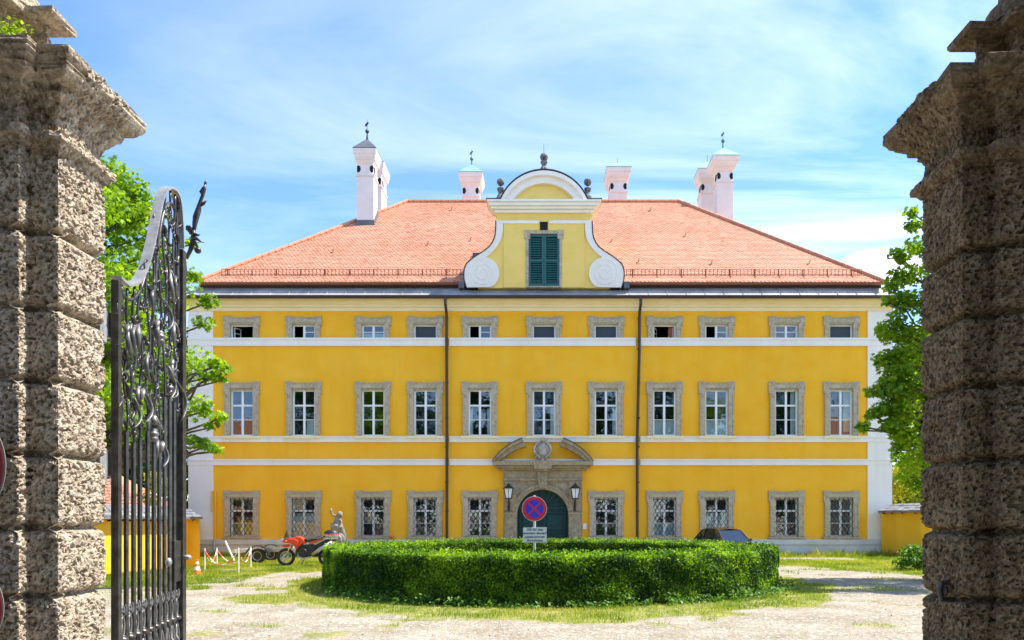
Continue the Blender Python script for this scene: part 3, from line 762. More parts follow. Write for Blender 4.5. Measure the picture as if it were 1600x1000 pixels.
for a, b in (((ex0,de,ze+.03),(rx0,dr,zr+.05)),((ex1,de,ze+.03),(rx1,dr,zr+.05)),((rx0,dr,zr+.05),(rx1,dr,zr+.05))): ridge_run(a,b,mb)
mb.build('ridge_tiles', M['ridge'], roof)
# snow guard
ys_ = de+.55; zs_ = roofz(ys_)
mb = MB()
for a, b in ((xf(352)-.3, xf(724)), (xf(980), xf(1352)+.1)):
    mb = MB()
    for dz in (.08, .34): mb.tube([(a,ys_-.02,zs_+dz),(b,ys_-.02,zs_+dz)], .018, 4)
    x_ = a
    while x_ < b: mb.tube([(x_,ys_-.02,zs_+.04),(x_,ys_-.02,zs_+.35)], .015, 4, cap=False); x_ += .19
    x_ = a+.3
    while x_ < b:
        mb.tube([(x_,ys_-.02,zs_+.34),(x_,ys_-.03,zs_-.0),(x_,ys_-.2,zs_-.13)], .034, 4); x_ += 1.22
    mb.build('snow_guard', M['guard'], roof)

# roof hooks
mb = MB()
for px, py in ((1016,331+0),(705,330),(668,385),(955,380),(997,412),(1111,415),(1264,414),(1070,371),(735,378),(520,396)):
    k_ = (VY-py)/F; d_ = (ze-de*sl-H)/(k_-sl); x_ = X(px, d_); z_ = roofz(d_)
    mb = MB(); mb.tube([(x_-.12,d_,z_+.05),(x_,d_-.03,z_+.06),(x_+.05,d_-.05,z_+.24)], .022, 4); mb.build('roof_hook', M['guard'], roof)
# thin lightning antenna and small skylight by the gable
mb = MB(); k_ = (VY-402)/F; d_ = (ze-de*sl-H)/(k_-sl); x_ = X(744,d_); z_ = roofz(d_)
mb.box(x_-.18,x_+.18,d_-.1,d_+.3,z_-.05,z_+.22); mb.build('roof_vent', M['lead'], roof, bevel=.02)

# ---- chimneys
def chimney(px, d, w, depth, y_eave, capw, m_cap='copper', vane=True, y_base=None, apex=.42, holes=2, py_top=None):
    x0 = X(px, d); ze_ = Z(y_eave, d)
    zb = min(roofz(d), zr)-3.2
    root = empty('chimney', (x0, d+depth/2-D0, 0)); root.parent = house
    # the shaft is the part itself; others are sub-parts
    bpy.data.objects.remove(root)
    h1 = 1.55; w2, dp2 = w/2, depth/2
    mb = MB(); zn = ze_-h1
    mb.box(-w2, w2, -dp2, dp2, zb, zn)
    mb.box(-w2-.045, w2+.045, -dp2-.045, dp2+.045, zn+.001, zn+.11)
    def frus(a, b, za, zb_):
        mb.add([(-a[0],-a[1],za),(a[0],-a[1],za),(a[0],a[1],za),(-a[0],a[1],za),(-b[0],-b[1],zb_),(b[0],-b[1],zb_),(b[0],b[1],zb_),(-b[0],b[1],zb_)],
               [(0,3,2,1),(4,5,6,7),(0,1,5,4),(1,2,6,5),(2,3,7,6),(3,0,4,7)])
    frus((w2-.01,dp2-.01),(w2-.03,dp2-.03),zn+.111,zn+.72)
    c2 = capw/2; ex = c2-w2
    frus((w2-.03,dp2-.03),(w2+ex*.35,dp2+ex*.35),zn+.721,zn+.92)
    frus((w2+ex*.42,dp2+ex*.42),(w2+ex*.48,dp2+ex*.48),zn+.921,zn+1.02)
    frus((w2+ex*.48,dp2+ex*.48),(w2+ex*.8,dp2+ex*.8),zn+1.021,zn+1.25)
    frus((w2+ex*.86,dp2+ex*.86),(w2+ex*.95,dp2+ex*.95),zn+1.251,ze_-.02)
    ch = mb.build('chimney', M['chimney'], house, loc=(x0, d+dp2-D0, 0), bevel=.008)
    mb = MB()
    mb.box(-w2-.047, w2+.047, -dp2-.047, dp2+.047, zn+.03, zn+.075)
    frus((w2+ex*.43,dp2+ex*.43),(w2+ex*.49,dp2+ex*.49),zn+.94,zn+.99)
    mb.build('pink_moulding', M['pinkband'], ch)
    zc_ = zn+.42
    for s in (-1,1):
        mb = MB(); pts = [(.13*math.cos(a)+s*w2*.80, .2*math.sin(a)+zc_) for a in [2*math.pi*q/16 for q in range(16)]]
        mb.prism([(min(max(p[0],-w2+.022),w2-.022),p[1]) for p in pts], -dp2+.0, -dp2+.3)
        mb.build('smoke_opening', M['hole'], ch)
        mb = MB(); pts = [(.2*math.cos(a), .2*math.sin(a)+zc_) for a in [2*math.pi*q/16 for q in range(16)]]; n_ = 16
        mb.add([(s*(w2-.004), q[0]-dp2*.35, q[1]) for q in pts]+[(s*(w2-.3), q[0]-dp2*.35, q[1]) for q in pts], [tuple(range(n_))]+[(i,i+n_,(i+1)%n_+n_,(i+1)%n_) for i in range(n_)])
        mb.build('smoke_opening', M['hole'], ch)
    mb = MB(); a = (c2, dp2+ex)
    mb.add([(-a[0],-a[1],ze_-.019),(a[0],-a[1],ze_-.019),(a[0],a[1],ze_-.019),(-a[0],a[1],ze_-.019),(-a[0],-a[1],ze_+.02),(a[0],-a[1],ze_+.02),(a[0],a[1],ze_+.02),(-a[0],a[1],ze_+.02),(0,-max(0,dp2-w2),ze_+apex),(0,max(0,dp2-w2),ze_+apex)],
           [(0,3,2,1),(0,1,5,4),(1,2,6,5),(2,3,7,6),(3,0,4,7),(4,5,8),(5,6,9,8),(6,7,9),(7,4,8,9)])
    mb.build('cap', M[m_cap], ch)
    if vane:
        zt = ze_+apex; mb = MB(); vm = 'copper_dark' if m_cap == 'copper' else 'gutter'
        mb.tube([(0,0,zt-.05),(0,0,zt+.3),(0,0,zt+.34)],[.07,.03,.02],8); mb.ball((0,0,zt+.42),.12,10)
        mb.tube([(0,0,zt+.5),(0,0,zt+1.12)],[.018,.008],5)
        mb.prism([(-.12,zt+.70),(-.02,zt+.72),(.02,zt+.80),(.10,zt+.92),(.02,zt+.97),(-.05,zt+.88),(-.12,zt+.84)],-.012,.012)
        mb.build('weather_vane', M[vm], ch)
    else:
        zt = ze_+apex; mb = MB(); mb.tube([(0,0,zt-.05),(0,0,zt+.45)],[.02,.008],5); mb.build('lightning_rod', M['gutter'], ch)
    if y_base:
        mb = MB(); zz = roofz(d)
        mb.add([(-w2-.08,-dp2-.12,zz-.35),(w2+.08,-dp2-.12,zz-.35),(w2+.08,dp2+.1,zz-.1),(-w2-.08,dp2+.1,zz-.1),(-w2-.03,-dp2-.03,zz+.28),(w2+.03,-dp2-.03,zz+.28),(w2+.03,dp2+.03,zz+1.35),(-w2-.03,dp2+.03,zz+1.35)],
               [(0,3,2,1),(4,5,6,7),(0,1,5,4),(1,2,6,5),(2,3,7,6),(3,0,4,7)])
        mb.build('flashing', M['lead'], ch)
M['copper_dark'] = mat('dark_verdigris', (.05,.16,.13), (.09,.22,.18), .6, 8)
k_ = (VY-352)/F; dch = (ze-de*sl-H)/(k_-sl)
chimney(570.5, dch, .98, .98, 233, 1.36, 'lead', True, True, apex=.86)
chimney(583.5, dch+3.0, .98, 1.5, 254, 1.36, 'copper', False, apex=.5)
chimney(735.5, dr+3.0, 1.10, 1.3, 271, 1.62, 'copper', True, apex=.85)
chimney(966.5, dr+1.5, 1.08, 1.6, 263, 1.60, 'copper', False, apex=.62)
chimney(1133, dr+.0, 1.0, 1.05, 246, 1.66, 'copper', True, apex=.86)
chimney(1108, dr+2.2, 1.05, 1.1, 265, 1.5, 'copper', False, apex=.78)

# ---- curved gable
GD = 35.78; gx = lambda px: X(px, GD); gzz = lambda py: Z(py, GD)
gab = MB()
outL = [(775.7,346),(775.2,358),(774.5,367),(772.8,374),(770,380),(764.5,387),(757.5,392.5),(749,398),(742,402.5),(735.5,407.5),(730,412.5),(727,418.5),(725.7,425),(725.6,431),(726,437),(727.5,443),(729.5,449.5)]
inL = [(786,349),(786,358),(785,367),(783,374),(780,380.5),(774.5,388.5),(768,395.5),(763,400),(757,405),(751,410),(746,416),(743,421),(741.5,427),(741.5,433),(742.5,439),(744.5,444),(747,449.5)]
mir = lambda P: [(1700-a, b) for a, b in P]
pz = lambda P: [(gx(a), gzz(b)) for a, b in P]
# pale yellow body with shutter opening
body = [(775,316)]+outL+[(850,449.5)]
OPX0, OPX1, OPT = 825, 875, 365.5
b1_ = pz([(775.5,330),(850,330),(850,365.5),(OPX0,365.5),(OPX0,449.5)]+outL[::-1])
b2_ = [(2*gx(850)-a, b) for a, b in b1_]
gab.prism(b1_, GD+.02, GD+.55); gab.prism(b2_, GD+.02, GD+.55)
gab.box(gx(787), gx(913), GD-.03, GD+.019, gzz(365.4), gzz(345)); gab.box(gx(787), gx(823.5), GD-.03, GD+.019, gzz(449.5), gzz(365.4)); gab.box(gx(876.5), gx(913), GD-.03, GD+.019, gzz(449.5), gzz(365.4))
# body behind
gab.box(gx(777), gx(923), GD+.551, GD+4.2, gzz(470), gzz(318))
n_ = 20
def arc(cxp, hc, ybase, yap, n=24):
    s = ybase-yap; Rr = (hc*hc+s*s)/(2*s); cy_ = yap+Rr; a = math.asin(hc/Rr)
    if s > hc: a = math.pi-a
    return [(cxp+Rr*math.sin(-a+2*a*i/n), cy_-Rr*math.cos(-a+2*a*i/n)) for i in range(n+1)]
tym = arc(850, 52, 318, 286)
gab.prism(pz(tym), GD+.05, GD+.5)
gable = hp(gab, 'gable', M['lyellow'])
glo = lambda mb, name, m, **k: mb.build(name, m, gable, **k)
mb = MB()
mb.strip(pz(outL), pz(inL), GD-.07, GD+.6); glo(mb, 'curved_trim', M['white'], bevel=.01)
mb = MB(); mb.strip(pz(mir(outL)), pz(mir(inL)), GD-.07, GD+.6); glo(mb, 'curved_trim', M['white'], bevel=.01)
for cpx in (755, 945):
    s = 1 if cpx < 850 else -1
    mb = MB(); c = (gx(cpx), gzz(427.5)); r0 = 25/F*GD
    pts = [(c[0]+r0*math.cos(a), max(gzz(449.5)+.001, c[1]+r0*math.sin(a))) for a in [2*math.pi*q/32 for q in range(32)]]
    mb.prism(pts, GD-.085, GD+.018)
    # raised spiral
    pr = []
    for q in range(70):
        a = s*(q/70*4.6*math.pi)+ (math.pi*.5); rr = r0*(.86-.74*q/70)
        pr.append((c[0]+rr*math.cos(a)*1, GD-.085, c[1]+rr*math.sin(a)))
    pr = [p for p in pr if p[2] > gzz(447)]
    mb.tube(pr, .028, 6)
    glo(mb, 'scroll', M['white'])
mb = MB()
for (a, b, ya, yb_, pr) in ((761.5,938.5,316.5,320,.42),(765,935,320.2,325,.34),(768,932,325.2,329,.24),(773,927,329.2,333.5,.12)):
    mb.box(gx(a), gx(b), GD-pr, GD+.6+pr*.5, gzz(yb_), gzz(ya))
mb.box(gx(774.5), gx(842), GD-.075, GD+.02, gzz(350), gzz(345)); mb.box(gx(858), gx(925.5), GD-.075, GD+.02, gzz(350), gzz(345))
glo(mb, 'cornice', M['white'], bevel=.012)
mb = MB()
o1, o2_, o3 = arc(850,67,316.5,271), arc(850,62,316.5,277.5), arc(850,50,316.5,288)
mb.strip(pz(o1), pz(o2_), GD-.32, GD+.65); mb.strip(pz(o2_), pz(o3), GD-.14, GD+.6)
glo(mb, 'arched_pediment', M['white'])
mb = MB()
def capline(P, w=.05):
    Q = pz(P); mb.strip(Q, [(a, b+w) for a, b in Q], GD-.34, GD+.7)
capline(arc(850,68.5,316.5,270)); 
mb.box(gx(760.5), gx(783), GD-.45, GD+.8, gzz(316.4), gzz(315.4)); mb.box(gx(917), gx(939.5), GD-.45, GD+.8, gzz(316.4), gzz(315.4))
for P in (outL, mir(outL)):
    Q = pz(P); s = -1 if P is outL else 1
    mb.strip(Q, [(a+s*.05, b+.02) for a, b in Q], GD-.09, GD+.62)
glo(mb, 'metal_flashing', M['gutter'])
# shutter opening: stone frame, dark vent, two louvred shutters
mb = MB()
fx0, fx1 = gx(819), gx(880.5)
mb.box(fx0+.08, gx(826), GD-.07, GD+.3, gzz(448), gzz(366)); mb.box(gx(874), fx1-.08, GD-.07, GD+.3, gzz(448), gzz(366))
mb.box(fx0+.08, fx1-.08, GD-.071, GD+.3, gzz(365.9), gzz(360.5)); mb.box(fx0, fx0+.3, GD-.074, GD+.1, gzz(374), gzz(360)); mb.box(fx1-.3, fx1, GD-.074, GD+.1, gzz(374), gzz(360))
mb.box(fx0+.1, fx1-.1, GD-.08, GD+.3, gzz(449.6), gzz(447.6))
glo(mb, 'stone_frame', M['surround'], bevel=.012)
mb = MB(); mb.box(gx(843.5), gx(856), GD-.045, GD-.02, gzz(360.4), gzz(347)); glo(mb, 'vent_hole', M['hole'])
for a, b in ((826.3, 849.7), (850.3, 873.7)):
    mb = MB(); x0, x1 = gx(a), gx(b); z0, z1 = gzz(447), gzz(367)
    mb.box(x0, x0+.09, GD-.02, GD+.04, z0, z1); mb.box(x1-.09, x1, GD-.02, GD+.04, z0, z1)
    for q in (z0, (z0+z1)/2-.05, z1-.1): mb.box(x0+.09, x1-.09, GD-.018, GD+.04, q, q+.1)
    zz = z0+.12
    while zz < z1-.12:
        mb.add([(x0+.08,GD-.015,zz),(x1-.08,GD-.015,zz),(x1-.08,GD+.05,zz+.085),(x0+.08,GD+.05,zz+.085),(x0+.08,GD-.0,zz-.015),(x1-.08,GD-.0,zz-.015),(x1-.08,GD+.065,zz+.07),(x0+.08,GD+.065,zz+.07)],
               [(0,1,2,3),(4,7,6,5),(0,4,5,1),(1,5,6,2),(2,6,7,3),(3,7,4,0)])
        zz += .115
    glo(mb, 'shutter', M['shutter'])
mb = MB(); mb.box(gx(825), gx(875), GD+.12, GD+.14, gzz(449), gzz(365)); glo(mb, 'dark_interior', M['hole'])
mb = MB()                                   # curved sheet roof behind the gable front
mb.strip(pz(arc(850,66,318,273,14)), pz(arc(850,60,318,279,14)), GD+.71, GD+4.4)
glo(mb, 'dormer_roof', M['lead'])
def finial(px, pyb, pyt, br):
    mb = MB(); x_ = gx(px); z0 = gzz(pyb); z1 = gzz(pyt); hh = z1-z0; y_ = GD+.1
    prof = [(.33,0),(.33,.12*hh),(.24,.16*hh),(.2,.25*hh),(.13,.34*hh),(.11,.42*hh),(.17,.52*hh),(.18,.58*hh),(.07,.64*hh)]
    mb.lathe(prof, (x_,y_,z0), 10); mb.ball((x_,y_,z1-br), br, 14, jit=.06)
    glo(mb, 'stone_ball_finial', M['oldstone'], smooth=False)
finial(850, 270.5, 237.5, .2); finial(782, 316, 277, .19); finial(918.5, 316, 277, .19)
mb = MB(); mb.tube([(gx(850),GD+.1,gzz(238)),(gx(849.5),GD+.1,gzz(223))], [.012,.006], 4); glo(mb, 'lightning_rod', M['gutter'])
mb = MB()
for s, a in ((-1,726),(1,974)):
    mb = MB(); mb.box(gx(a)+s*.02, gx(a)+s*.3, GD-.05, GD+.5, gzz(450), gzz(440)); glo(mb, 'corner_flashing', M['lead'])

# ---- stone portal and door
PD = D0-.12
po = MB(); ax, az, ar = xf(848), zf(805), 40/F*D0
x0, x1 = xf(787), xf(909.5); ztop = zf(735)
# front plate with arched hole
n_ = 28; ang = [math.pi*(1-i/n_) for i in range(n_+1)]
inner = [(ax-ar, zf(843))]+[(ax+ar*math.cos(a), az+ar*math.sin(a)) for a in ang]+[(ax+ar, zf(843))]
zb_ = 0.0
def ring_quads(inner, y0, y1):
    for i in range(len(inner)-1):
        a, b = inner[i], inner[i+1]
        ta = (x0 if i < 1 else (x1 if i >= len(inner)-2 else a[0]), ztop)
    return
L_ = [(x0,0),(ax-ar,0),(ax-ar,az)]
half = [(ax+ar*math.cos(a), az+ar*math.sin(a)) for a in ang]
left = [(x0,0),(ax-ar,0)]+half[:n_//2+1]+[(ax,ztop),(x0,ztop)]
right = [(x1,0),(x1,ztop),(ax,ztop)]+half[n_//2:]+[(ax+ar,0)]
po.prism(left, PD, D0+.45); po.prism(right, PD, D0+.45)
portal = hp(po, 'portal', M['portal'], bevel=.01)
def plo(mb, name, m='portal', **k): return mb.build(name, M[m], portal, **k)
mb = MB()
for s in (-1, 1):                            # pilasters with capital and base, panelled
    mb = MB()
    c = ax+s*(ar+10.2/F*D0); hw = 9.3/F*D0
    mb.box(c-hw, c+hw, PD-.14, PD, .0, zf(804)-.01); mb.box(c-hw*.55, c+hw*.55, PD-.165, PD-.139, .75, zf(804)-.3)
    mb.box(c-hw*1.14, c+hw*1.14, PD-.2, PD, zf(804), zf(800.5)); mb.box(c-hw*1.06, c+hw*1.06, PD-.16, PD, zf(806.5), zf(804)-.001)
    mb.box(c-hw*1.12, c+hw*1.12, PD-.2, PD, 0, .3)
    mb.box(c-hw, c+hw, PD-.06, PD, zf(800.4), zf(752))
    plo(mb, 'pilaster', bevel=.012)
mb = MB()                                    # archivolt
for (ra, rb, pr) in ((1.0,1.10,.07),(1.10,1.2,.10)):
    A_ = [(ax+ar*ra*math.cos(a), az+ar*ra*math.sin(a)) for a in ang]; B_ = [(ax+ar*rb*math.cos(a), az+ar*rb*math.sin(a)) for a in ang]
    mb.strip(A_, B_, PD-pr, PD)
plo(mb, 'archivolt')
mb = MB()                                    # entablature
mb.box(x0-.02, x1+.02, PD-.09, PD, zf(751.5), zf(747.5)); mb.box(x0+.05, x1-.05, PD-.03, PD, zf(747.4), zf(735.1))
for (a, b, ya, yb_, pr) in ((779,917,732.2,735,.18),(775,921,728.5,732,.30),(771.5,925.5,721.5,728.3,.44)):
    mb.box(xf(a), xf(b), PD-pr, PD+.1, zf(yb_), zf(ya))
mb.box(xf(834), xf(862), PD-.5, PD, zf(734), zf(721)); mb.box(xf(837), xf(859), PD-.4, PD, zf(737), zf(734)-.001)
plo(mb, 'entablature', bevel=.015)
mb = MB()                                    # fluted keystone
k0 = [(xf(839.5),zf(737)),(xf(856.5),zf(737)),(xf(854),zf(763.5)),(xf(842),zf(763.5))]
mb.prism(k0, PD-.25, PD)
for f in (.2,.5,.8):
    a = xf(839.5)+(xf(856.5)-xf(839.5))*f; b = xf(842)+(xf(854)-xf(842))*f
    mb.tube([(a,PD-.25,zf(738)),(b,PD-.25,zf(762.5))], .045, 6)
plo(mb, 'keystone', bevel=.01)
# broken segmental pediment
mb = MB()
arcO = arc(848, 78, 722, 681.5, 40); arcM = arc(848, 75, 722.5, 687, 40); arcI = arc(848, 68, 722.8, 694.5, 40)
def cut(P, lo, hi): return [p for p in P if lo <= p[0] <= hi]
for sgn in (-1, 1):
    rng_ = range(0, 14) if sgn < 0 else range(27, 41)
    mb = MB(); A_ = [arcO[i] for i in rng_]; B_ = [arcM[i] for i in rng_]; C_ = [arcI[i] for i in rng_]
    pf = lambda P: [(xf(a), zf(b)) for a, b in P]
    mb.strip(pf(A_), pf(B_), PD-.50, PD+.1); mb.strip(pf(B_), pf(C_), PD-.36, PD+.1)
    plo(mb, 'broken_pediment')
mb = MB()
for rg in (range(0,14), range(27,41)):
    mb = MB(); Q = pf([arcO[i] for i in rg]); mb.strip(Q, [(a,b+.035) for a,b in Q], PD-.53, PD+.1); plo(mb, 'lead_covering', 'gutter')
mb = MB()                                    # carved coat of arms
cx_, cz_ = xf(848), zf(704); cy_ = PD-.32
sh = [(0,-.52),(.2,-.42),(.31,-.18),(.3,.12),(.22,.34),(0,.42),(-.22,.34),(-.3,.12),(-.31,-.18),(-.2,-.42)]
mb.prism([(cx_+a, cz_+b) for a, b in sh], cy_, cy_+.35)
mb.ball((cx_,cy_,cz_+.0),.2,12,(1.0,.5,1.35))
for a in range(14):
    t = a/14*2*math.pi; mb.ball((cx_+.36*math.sin(t)*(1+.12*math.cos(3*t)), cy_+.05, cz_+.46*math.cos(t)-.02), .085, 8, (1,.8,1), .3)
for s in (-1,1):
    pts = [(cx_+s*(.12+.30*math.sin(q/10*math.pi)), cy_-.03, cz_+.45-.85*q/10) for q in range(11)]; mb.tube(pts, .05, 6)
mb.ball((cx_,cy_,cz_+.5),.13,10,(1.6,.8,.8)); mb.ball((cx_,cy_,cz_-.55),.1,8)
M['carving'] = mat('carved_stone', (.30,.27,.21), (.55,.51,.44), .85, 6, .4, 20)
plo(mb, 'carved_crest', 'carving', smooth=True)
# door leaf
mb = MB(); dy = D0+.22
mb.prism([(ax-ar+.001,0.02),(ax-ar+.001,az)]+half+[(ax+ar-.001,az),(ax+ar-.001,0.02)], dy, dy+.08)
door = hp(mb, 'door', M['door'])
mb = MB()
zt_ = zf(792)
mb.box(ax-ar, ax+ar, dy-.06, dy, zt_-.1, zt_+.02)
for s in (-1, 1):
    xa_, xb_ = (ax+s*.06, ax+s*(ar-.12)) if s > 0 else (ax-(ar-.12), ax-.06)
    for (za, zb2) in ((.25,1.0),(1.12,zt_-.25)):
        for (a,b,c,d) in ((xa_,xb_,za,za+.07),(xa_,xb_,zb2-.07,zb2),(xa_,xa_+.07,za+.071,zb2-.071),(xb_-.07,xb_,za+.071,zb2-.071)): mb.box(a,b,dy-.07,dy,c,d)
        mb.box(xa_+.16,xb_-.16,dy-.05,dy,za+.16,zb2-.16)
        mb.lathe([(.17,0),(.17,.02),(.12,.03),(.05,.045)][::-1], ((xa_+xb_)/2,dy-.07,(za+zb2)/2), 20, 'y')
    for q in range(6): mb.tube([(ax,dy-.02,zt_+.02),(ax+s*ar*.95*math.cos(.15+q*.25),dy-.02,az+(ar*.95)*math.sin(.15+q*.25) if True else 0)], .012, 4)
mb.box(ax-.03, ax+.03, dy-.05, dy, .02, zt_-.1)
mb.build('door_panel', M['door'], door)
mb = MB(); mb.ball((ax+.14,dy-.09,1.15),.04,8); mb.tube([(ax+.14,dy-.09,1.15),(ax+.14,dy,1.15)],.015,6); mb.build('door_knob', M['silver'], door)
mb = MB(); mb.box(xf(910.5), xf(916.5), D0-.03, D0, zf(826.5), zf(818)); mb.box(xf(912), xf(915), D0-.036, D0-.03, zf(824), zf(820.5)); hp(mb, 'bell_panel', M['woodwhite'], bevel=.005)
# slim standing pipe at the left corner
mb = MB(); x_ = xf(335.5); mb.tube([(x_-.09,D0-.11,zf(800)),(x_-.09,D0-.11,zf(772)),(x_-.04,D0-.12,zf(767.5)),(x_+.04,D0-.12,zf(767.5)),(x_+.07,D0-.12,zf(771)),(x_+.07,D0-.12,zf(842))], .04, 6); hp(mb, 'vent_pipe', M['yellow'])
mb = MB(); mb.tube([(x_+.07,D0-.2,zf(842)),(x_+.07,D0-.2,.05)], .055, 8); hp(mb, 'drain_pipe', M['zinc'])

# lanterns either side of the door
def lantern(px, label):
    r = empty('wall_lantern', (xf(px), PD-.42, zf(770)))
    tag(r, label, 'lantern', 'lanterns beside the portal')
    mb = MB(); y0 = .0
    mb.add([(-.12,-.12,-.28),(.12,-.12,-.28),(.12,.12,-.28),(-.12,.12,-.28),(-.2,-.2,.18),(.2,-.2,.18),(.2,.2,.18),(-.2,.2,.18)],[(0,3,2,1),(4,5,6,7),(0,1,5,4),(1,2,6,5),(2,3,7,6),(3,0,4,7)])
    mb.build('lamp_glass', M['lamp'], r)
    mb = MB()
    for a, b in ((-1,-1),(1,-1),(1,1),(-1,1)): mb.tube([(a*.125,b*.125,-.29),(a*.205,b*.205,.19)],.016,4)
    for s in (-1,1): mb.tube([(0,s*.12,-.29),(0,s*.205,.19)],.012,4); mb.tube([(s*.12,0,-.29),(s*.205,0,.19)],.012,4)
    mb.lathe([(.16,-.33),(.17,-.28)],(0,0,0),4*3); mb.lathe([(.30,.18),(.28,.21),(.12,.33),(.09,.34),(.09,.39),(.05,.41),(.02,.47),(.01,.5)],(0,0,0),12)
    mb.build('lamp_frame', M['grille'], r)
    mb = MB(); mb.tube([(0,0,-.33),(0,0,-.5),(0,.05,-.62),(0,.2,-.72),(0,.33,-.7)],.028,6); mb.box(-.05,.05,.30,.36,-.92,-.45); mb.ball((0,0,-.4),.05,8); mb.tube([(0,.33,-.5),(.0,.15,-.48),(0,.03,-.4)],.018,6)
    mb.build('bracket', M['grille'], r)
lantern(795.5, 'black wall lantern with frosted panes left of the green door')
lantern(898, 'black wall lantern with frosted panes right of the green door')
mb = MB(); mb.ball((0,0,0),.1,10); o = mb.build('beacon_light', M['orange'], None, loc=(xf(614),D0-.25,zf(839)), smooth=True)
tag(o, 'small round orange lamp on the plinth ledge below the ground floor windows', 'lamp')
mb = MB(); mb.box(-.04,.04,0,.16,-.05,.03); mb.build('bracket', M['gutter'], o)

# ================================================================== GATE PILLARS
PR, PF = 4.2, 3.79                                 # depth of the rear and front faces
XLp, XRp = X(165, PR), X(1440, PR)
def miter(plan):
    n = len(plan); out = []
    for i in range(n):
        a, b, c = np.array(plan[i-1]), np.array(plan[i]), np.array(plan[(i+1)%n])
        t0 = (b-a)/np.linalg.norm(b-a); t1 = (c-b)/np.linalg.norm(c-b)
        n0 = np.array([t0[1],-t0[0]]); n1 = np.array([t1[1],-t1[0]])     # outward for counter-clockwise plans
        m = n0+n1; m /= max(.3, np.dot(m, n0)) if np.linalg.norm(m) > 1e-6 else 1
        out.append(m)
    return out
def resample(plan, steps):
    M_ = miter(plan); P, N = [], []
    n = len(plan)
    for i in range(n):
        a, b = np.array(plan[i]), np.array(plan[(i+1)%n]); L = np.linalg.norm(b-a); k = max(1, int(L/steps[i]))
        t = (b-a)/L; nn = np.array([t[1],-t[0]])
        for j in range(k):
            P.append(a+(b-a)*j/k); N.append(M_[i] if j == 0 else nn)
    return np.array(P), np.array(N)
def rough(p, amp, pits, freq=1.0):
    x, y, z = p; pits *= 1.25
    v = mn.fractal(Vector((x*9*freq, y*9*freq, z*9*freq)), .8, 2.1, 4)*amp
    q = mn.noise(Vector((x*42+5, y*42, z*42)))
    q2 = mn.noise(Vector((x*82+9, y*82, z*82+3)))
    h = min(.9,max(0, q-.20)*2.6)+min(.7,max(0, q2-.20)*2.0)
    return v-h*pits
def extrude(plan, steps, prof, name, m, parent, amp=.0045, pits=.021, joints=None, blockrad=.02, jd=.022, dz=.007, loc=None, vert_joint=None):
    """walls of the plan swept through (offset, z) profile, with weathered displacement along the normal"""
    P, N = resample(plan, steps)
    S = [prof[0]]
    for (a, b) in zip(prof[:-1], prof[1:]):
        L = math.hypot(b[0]-a[0], b[1]-a[1]); k = max(1, int(L/dz))
        S += [(a[0]+(b[0]-a[0])*j/k, a[1]+(b[1]-a[1])*j/k) for j in range(1, k+1)]
    V = []; n = len(P)
    for (off, z) in S:
        jo = 0
        if joints:
            for ji in joints:
                e = abs(z-ji); jo -= .042*math.exp(-(e/.016)**2)+.016*math.exp(-(e/.030)**2)
        for i in range(n):
            p = P[i]; d = off+jo
            if joints:
                b = sum(1 for q in joints if q < z); d += .007*mn.noise(Vector((b*3.1, round(p[0]*1.2), round(p[1]*.9))))
            w = rough((p[0], p[1], z), amp, pits)
            jx = mn.noise(Vector((p[0]*12, p[1]*12, z*12+40)))*.004
            V.append((p[0]+N[i][0]*(d+w), p[1]+N[i][1]*(d+w), z+jx*(1 if joints else .6)))
    Fc = []
    for k in range(len(S)-1):
        for i in range(n): Fc.append((k*n+i, k*n+(i+1)%n, (k+1)*n+(i+1)%n, (k+1)*n+i))
    Fc.append(tuple(range(n-1,-1,-1))); mm = (len(S)-1)*n; Fc.append(tuple(range(mm, mm+n)))
    mb = MB(); mb.v = V; mb.f = Fc
    return mb.build(name, m, parent, smooth=False, fix=False, loc=loc)
